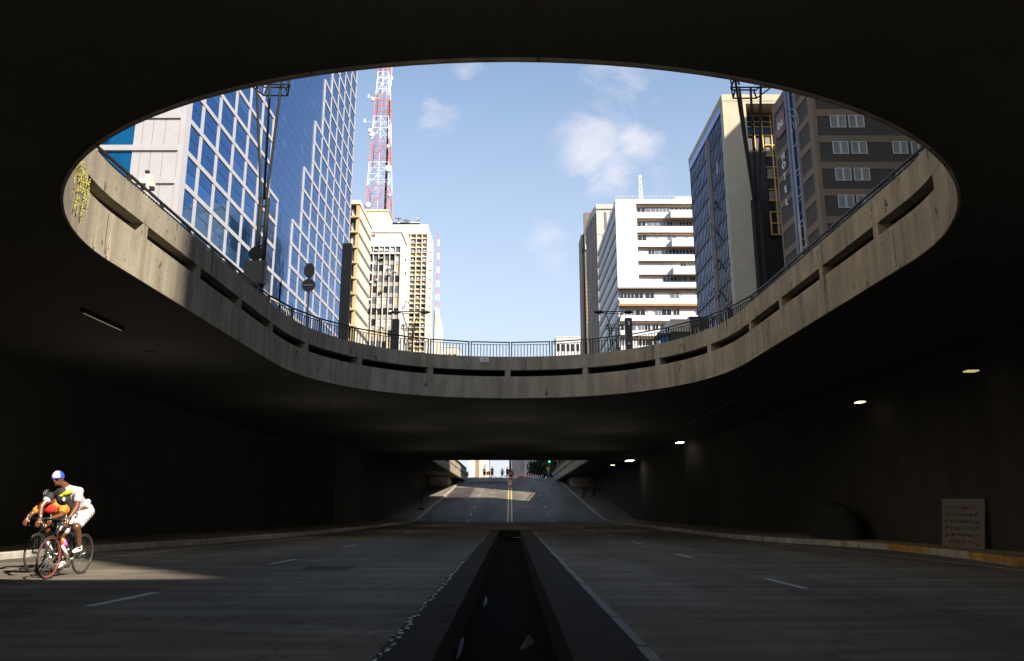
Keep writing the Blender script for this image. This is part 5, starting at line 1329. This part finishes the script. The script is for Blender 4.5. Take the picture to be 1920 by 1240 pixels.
# ------------------------------------------------------------------ cones, poles, signals and trees at the crest
def cone():
    t = empty('traffic_cone', (0, 0, 0), 'x', 'traffic cone', 'traffic cones along the crest')
    MB().box(-0.24, 0.24, -0.24, 0.24, 0, 0.05).build('base', 'cone_orange', t)
    b = MB()
    for a, c in ((0.05, 0.36), (0.52, 0.68), (0.84, 1.05)): b.cyl((0, 0, a), (0, 0, c), 0.2 * (1 - a * 0.83), 0.2 * (1 - c * 0.83), 16)
    b.build('body', 'cone_orange', t, True)
    b = MB()
    for a, c in ((0.36, 0.52), (0.68, 0.84)): b.cyl((0, 0, a), (0, 0, c), 0.2 * (1 - a * 0.83), 0.2 * (1 - c * 0.83), 16, False)
    b.build('reflective_band', 'cone_white', t, True)
    return t
cn = cone(); spots = [(0.0, 105.0, 'striped cone at the foot of the centre pole on the double yellow line'), (0.72, 117.0, 'single orange cone right of the centre pole, nearest of the row'), (1.4, 124, 'orange cone, second in the row behind the single cone')]
for i in range(10): spots.append((1.75 + 0.42 * i, 127 + 1.6 * i, 'orange cone in the dense row before the dark tree'))
for i, (x, y, lb_) in enumerate(spots):
    o = cn if i == 0 else copy_tree(cn); o.location = (x, y, zr(y) + 0.01); o['label'] = lb_
    if i > 2: o['group'] = 'cones in the dense row before the dark tree'
t = empty('centre_pole', (0, 107, zr(107)), 'dark pole on the centre line rising to the portal lintel', 'pole')
MB().cyl((-0.02, 107, zr(107)), (-0.02, 107, 9.6), 0.16, 0.14, 12).build('post', 'black_metal', t, True)
ct = MB(); 
for k_ in range(3): ct.cyl((0, 106.6, zr(107) + .35 + k_ * .55), (0, 106.6, zr(107) + .6 + k_ * .55), 0.2, 0.2, 14)
ct.build('striped_collar', 'cone_orange', t, True)
t = empty('traffic_light', (6.35, 129, 5.9), 'traffic light with green lit at the right of the crest', 'traffic light')
MB().cyl((6.35, 129, 5.9), (6.35, 129, 8.6), 0.07).build('post', 'black_metal', t); B(6.1, 6.6, 128.85, 129.1, 8.0, 10.2).build('housing', 'black_metal', t)
MB().cyl((6.35, 128.8, 8.55), (6.35, 128.84, 8.55), 0.15, None, 16).build('green_lens', 'green_light', t)
MB().cyl((6.35, 128.8, 9.2), (6.35, 128.84, 9.2), 0.15, None, 16).build('amber_lens', 'sign_red', t); MB().ell((6.35, 128.8, 10.0), 0.2, 0.1, 0.2).build('lamp_globe', 'bulb_white', t, True)
t = empty('amber_sign', (7.7, 126, 5.9), 'amber sign boards on a slim post right of the traffic light', 'sign')
MB().cyl((7.55, 126, 5.9), (7.55, 126, 10.6), 0.06).build('post', 'grey_steel', t); B(7.4, 7.62, 125.9, 125.96, 8.5, 9.3).build('board', 'amber', t); B(7.72, 7.95, 125.9, 125.96, 8.6, 9.3).build('board', 'amber', t)
t = empty('utility_box', (6.2, 127, 5.9), 'ochre box at the foot of the traffic light', 'box'); B(5.85, 6.25, 127, 127.3, 7.0, 7.6).build('housing', 'amber', t); B(6.0, 6.1, 127.05, 127.2, 5.9, 7.0).build('leg', 'grey_steel', t)
t = empty('barrier', (-3.4, 124, 5.8), 'low orange barrier beside the walkers at the crest', 'barrier'); B(-3.75, -3.15, 124, 124.1, 6.2, 6.75).build('board', 'orange_barrier', t)
for x in (-3.7, -3.25): B(x, x + .06, 124.02, 124.08, zr(124), 6.2).build('leg', 'grey_steel', t)
t = empty('litter_bin', (-11.0, 76, 0), 'dark sign stand on the left ramp sidewalk', 'sign stand'); 
zz = zr(76) + .15
B(-8.75, -8.2, 76, 76.4, zz, zz + 0.18).build('base', 'dark_steel', t); MB().cyl((-8.5, 76.2, zz), (-8.5, 76.2, zz + 2.4), 0.035).build('post', 'dark_steel', t); t.name = 'sign_stand'
B(-8.66, -8.34, 76.15, 76.18, zz + 2.1, zz + 2.5).build('plate', 'offwhite', t)
hg = MB(); random.seed(4)
for _ in range(900):
    x = random.uniform(-6.9, -1.4); z = 5.9 + abs(random.gauss(0, 0.16)); y = random.uniform(133, 136); a = random.uniform(.05, .13)
    d1 = V(random.uniform(-1, 1), random.uniform(-1, 1), random.uniform(-1, 1)).normalized() * a; d2 = d1.orthogonal().normalized() * a * .6; c_ = V(x, y, z); hg.add([c_ - d1, c_ + d2, c_ + d1, c_ - d2], [(0, 1, 2, 3)])
tag(hg.build('hedge', 'weed'), 'low scruffy planting at the crest behind the walkers', 'hedge', None, 'stuff')
def tree(x, y, h, w, label, seed):
    random.seed(seed); t = empty('street_tree', (x, y, ZD), label, 'tree', 'trees right of the far avenue')
    tr_ = MB(); tr_.cyl((x, y, ZD), (x + .1, y, ZD + h * .35), 0.28, 0.18); cl = []
    for i in range(12):
        a = 2 * pi * i / 12 + random.uniform(-.3, .3); e = V(x + cos(a) * w * random.uniform(.2, .75), y + sin(a) * w * random.uniform(.2, .75), ZD + h * random.uniform(.12, .95)); tr_.cyl((x + .1, y, ZD + h * .3), e, 0.12, 0.03, 6); cl.append(e)
    tr_.build('trunk', 'bark', t)
    f = MB()
    for c in cl:
        for _ in range(9):
            q = c + V(random.gauss(0, w * .2), random.gauss(0, w * .2), random.gauss(0, h * .09))
            for _ in range(46):
                p_ = q + V(random.gauss(0, .32), random.gauss(0, .32), random.gauss(0, .28)); d1 = V(random.uniform(-1, 1), random.uniform(-1, 1), random.uniform(-1, 1)).normalized() * .24; d2 = d1.orthogonal().normalized() * .14; f.add([p_ - d1, p_ + d2, p_ + d1, p_ - d2], [(0, 1, 2, 3)])
    f.build('crown', 'leaf', t)
tree(5.4, 150, 7.5, 2.3, 'dark leafy tree filling the right of the far portal view, nearest the cones', 1); tree(7.6, 146, 8.5, 2.8, 'dark leafy tree directly behind the traffic light', 2); tree(6.8, 160, 10, 3.6, 'dark tree further back, its left edge against the blue banded block', 3); tree(9.6, 152, 9.5, 3.2, 'dark tree between the traffic light and the furthest right tree', 6)
tree(12.0, 158, 9.5, 3.8, 'dark tree furthest right, behind the right parapet of the ramp', 5)
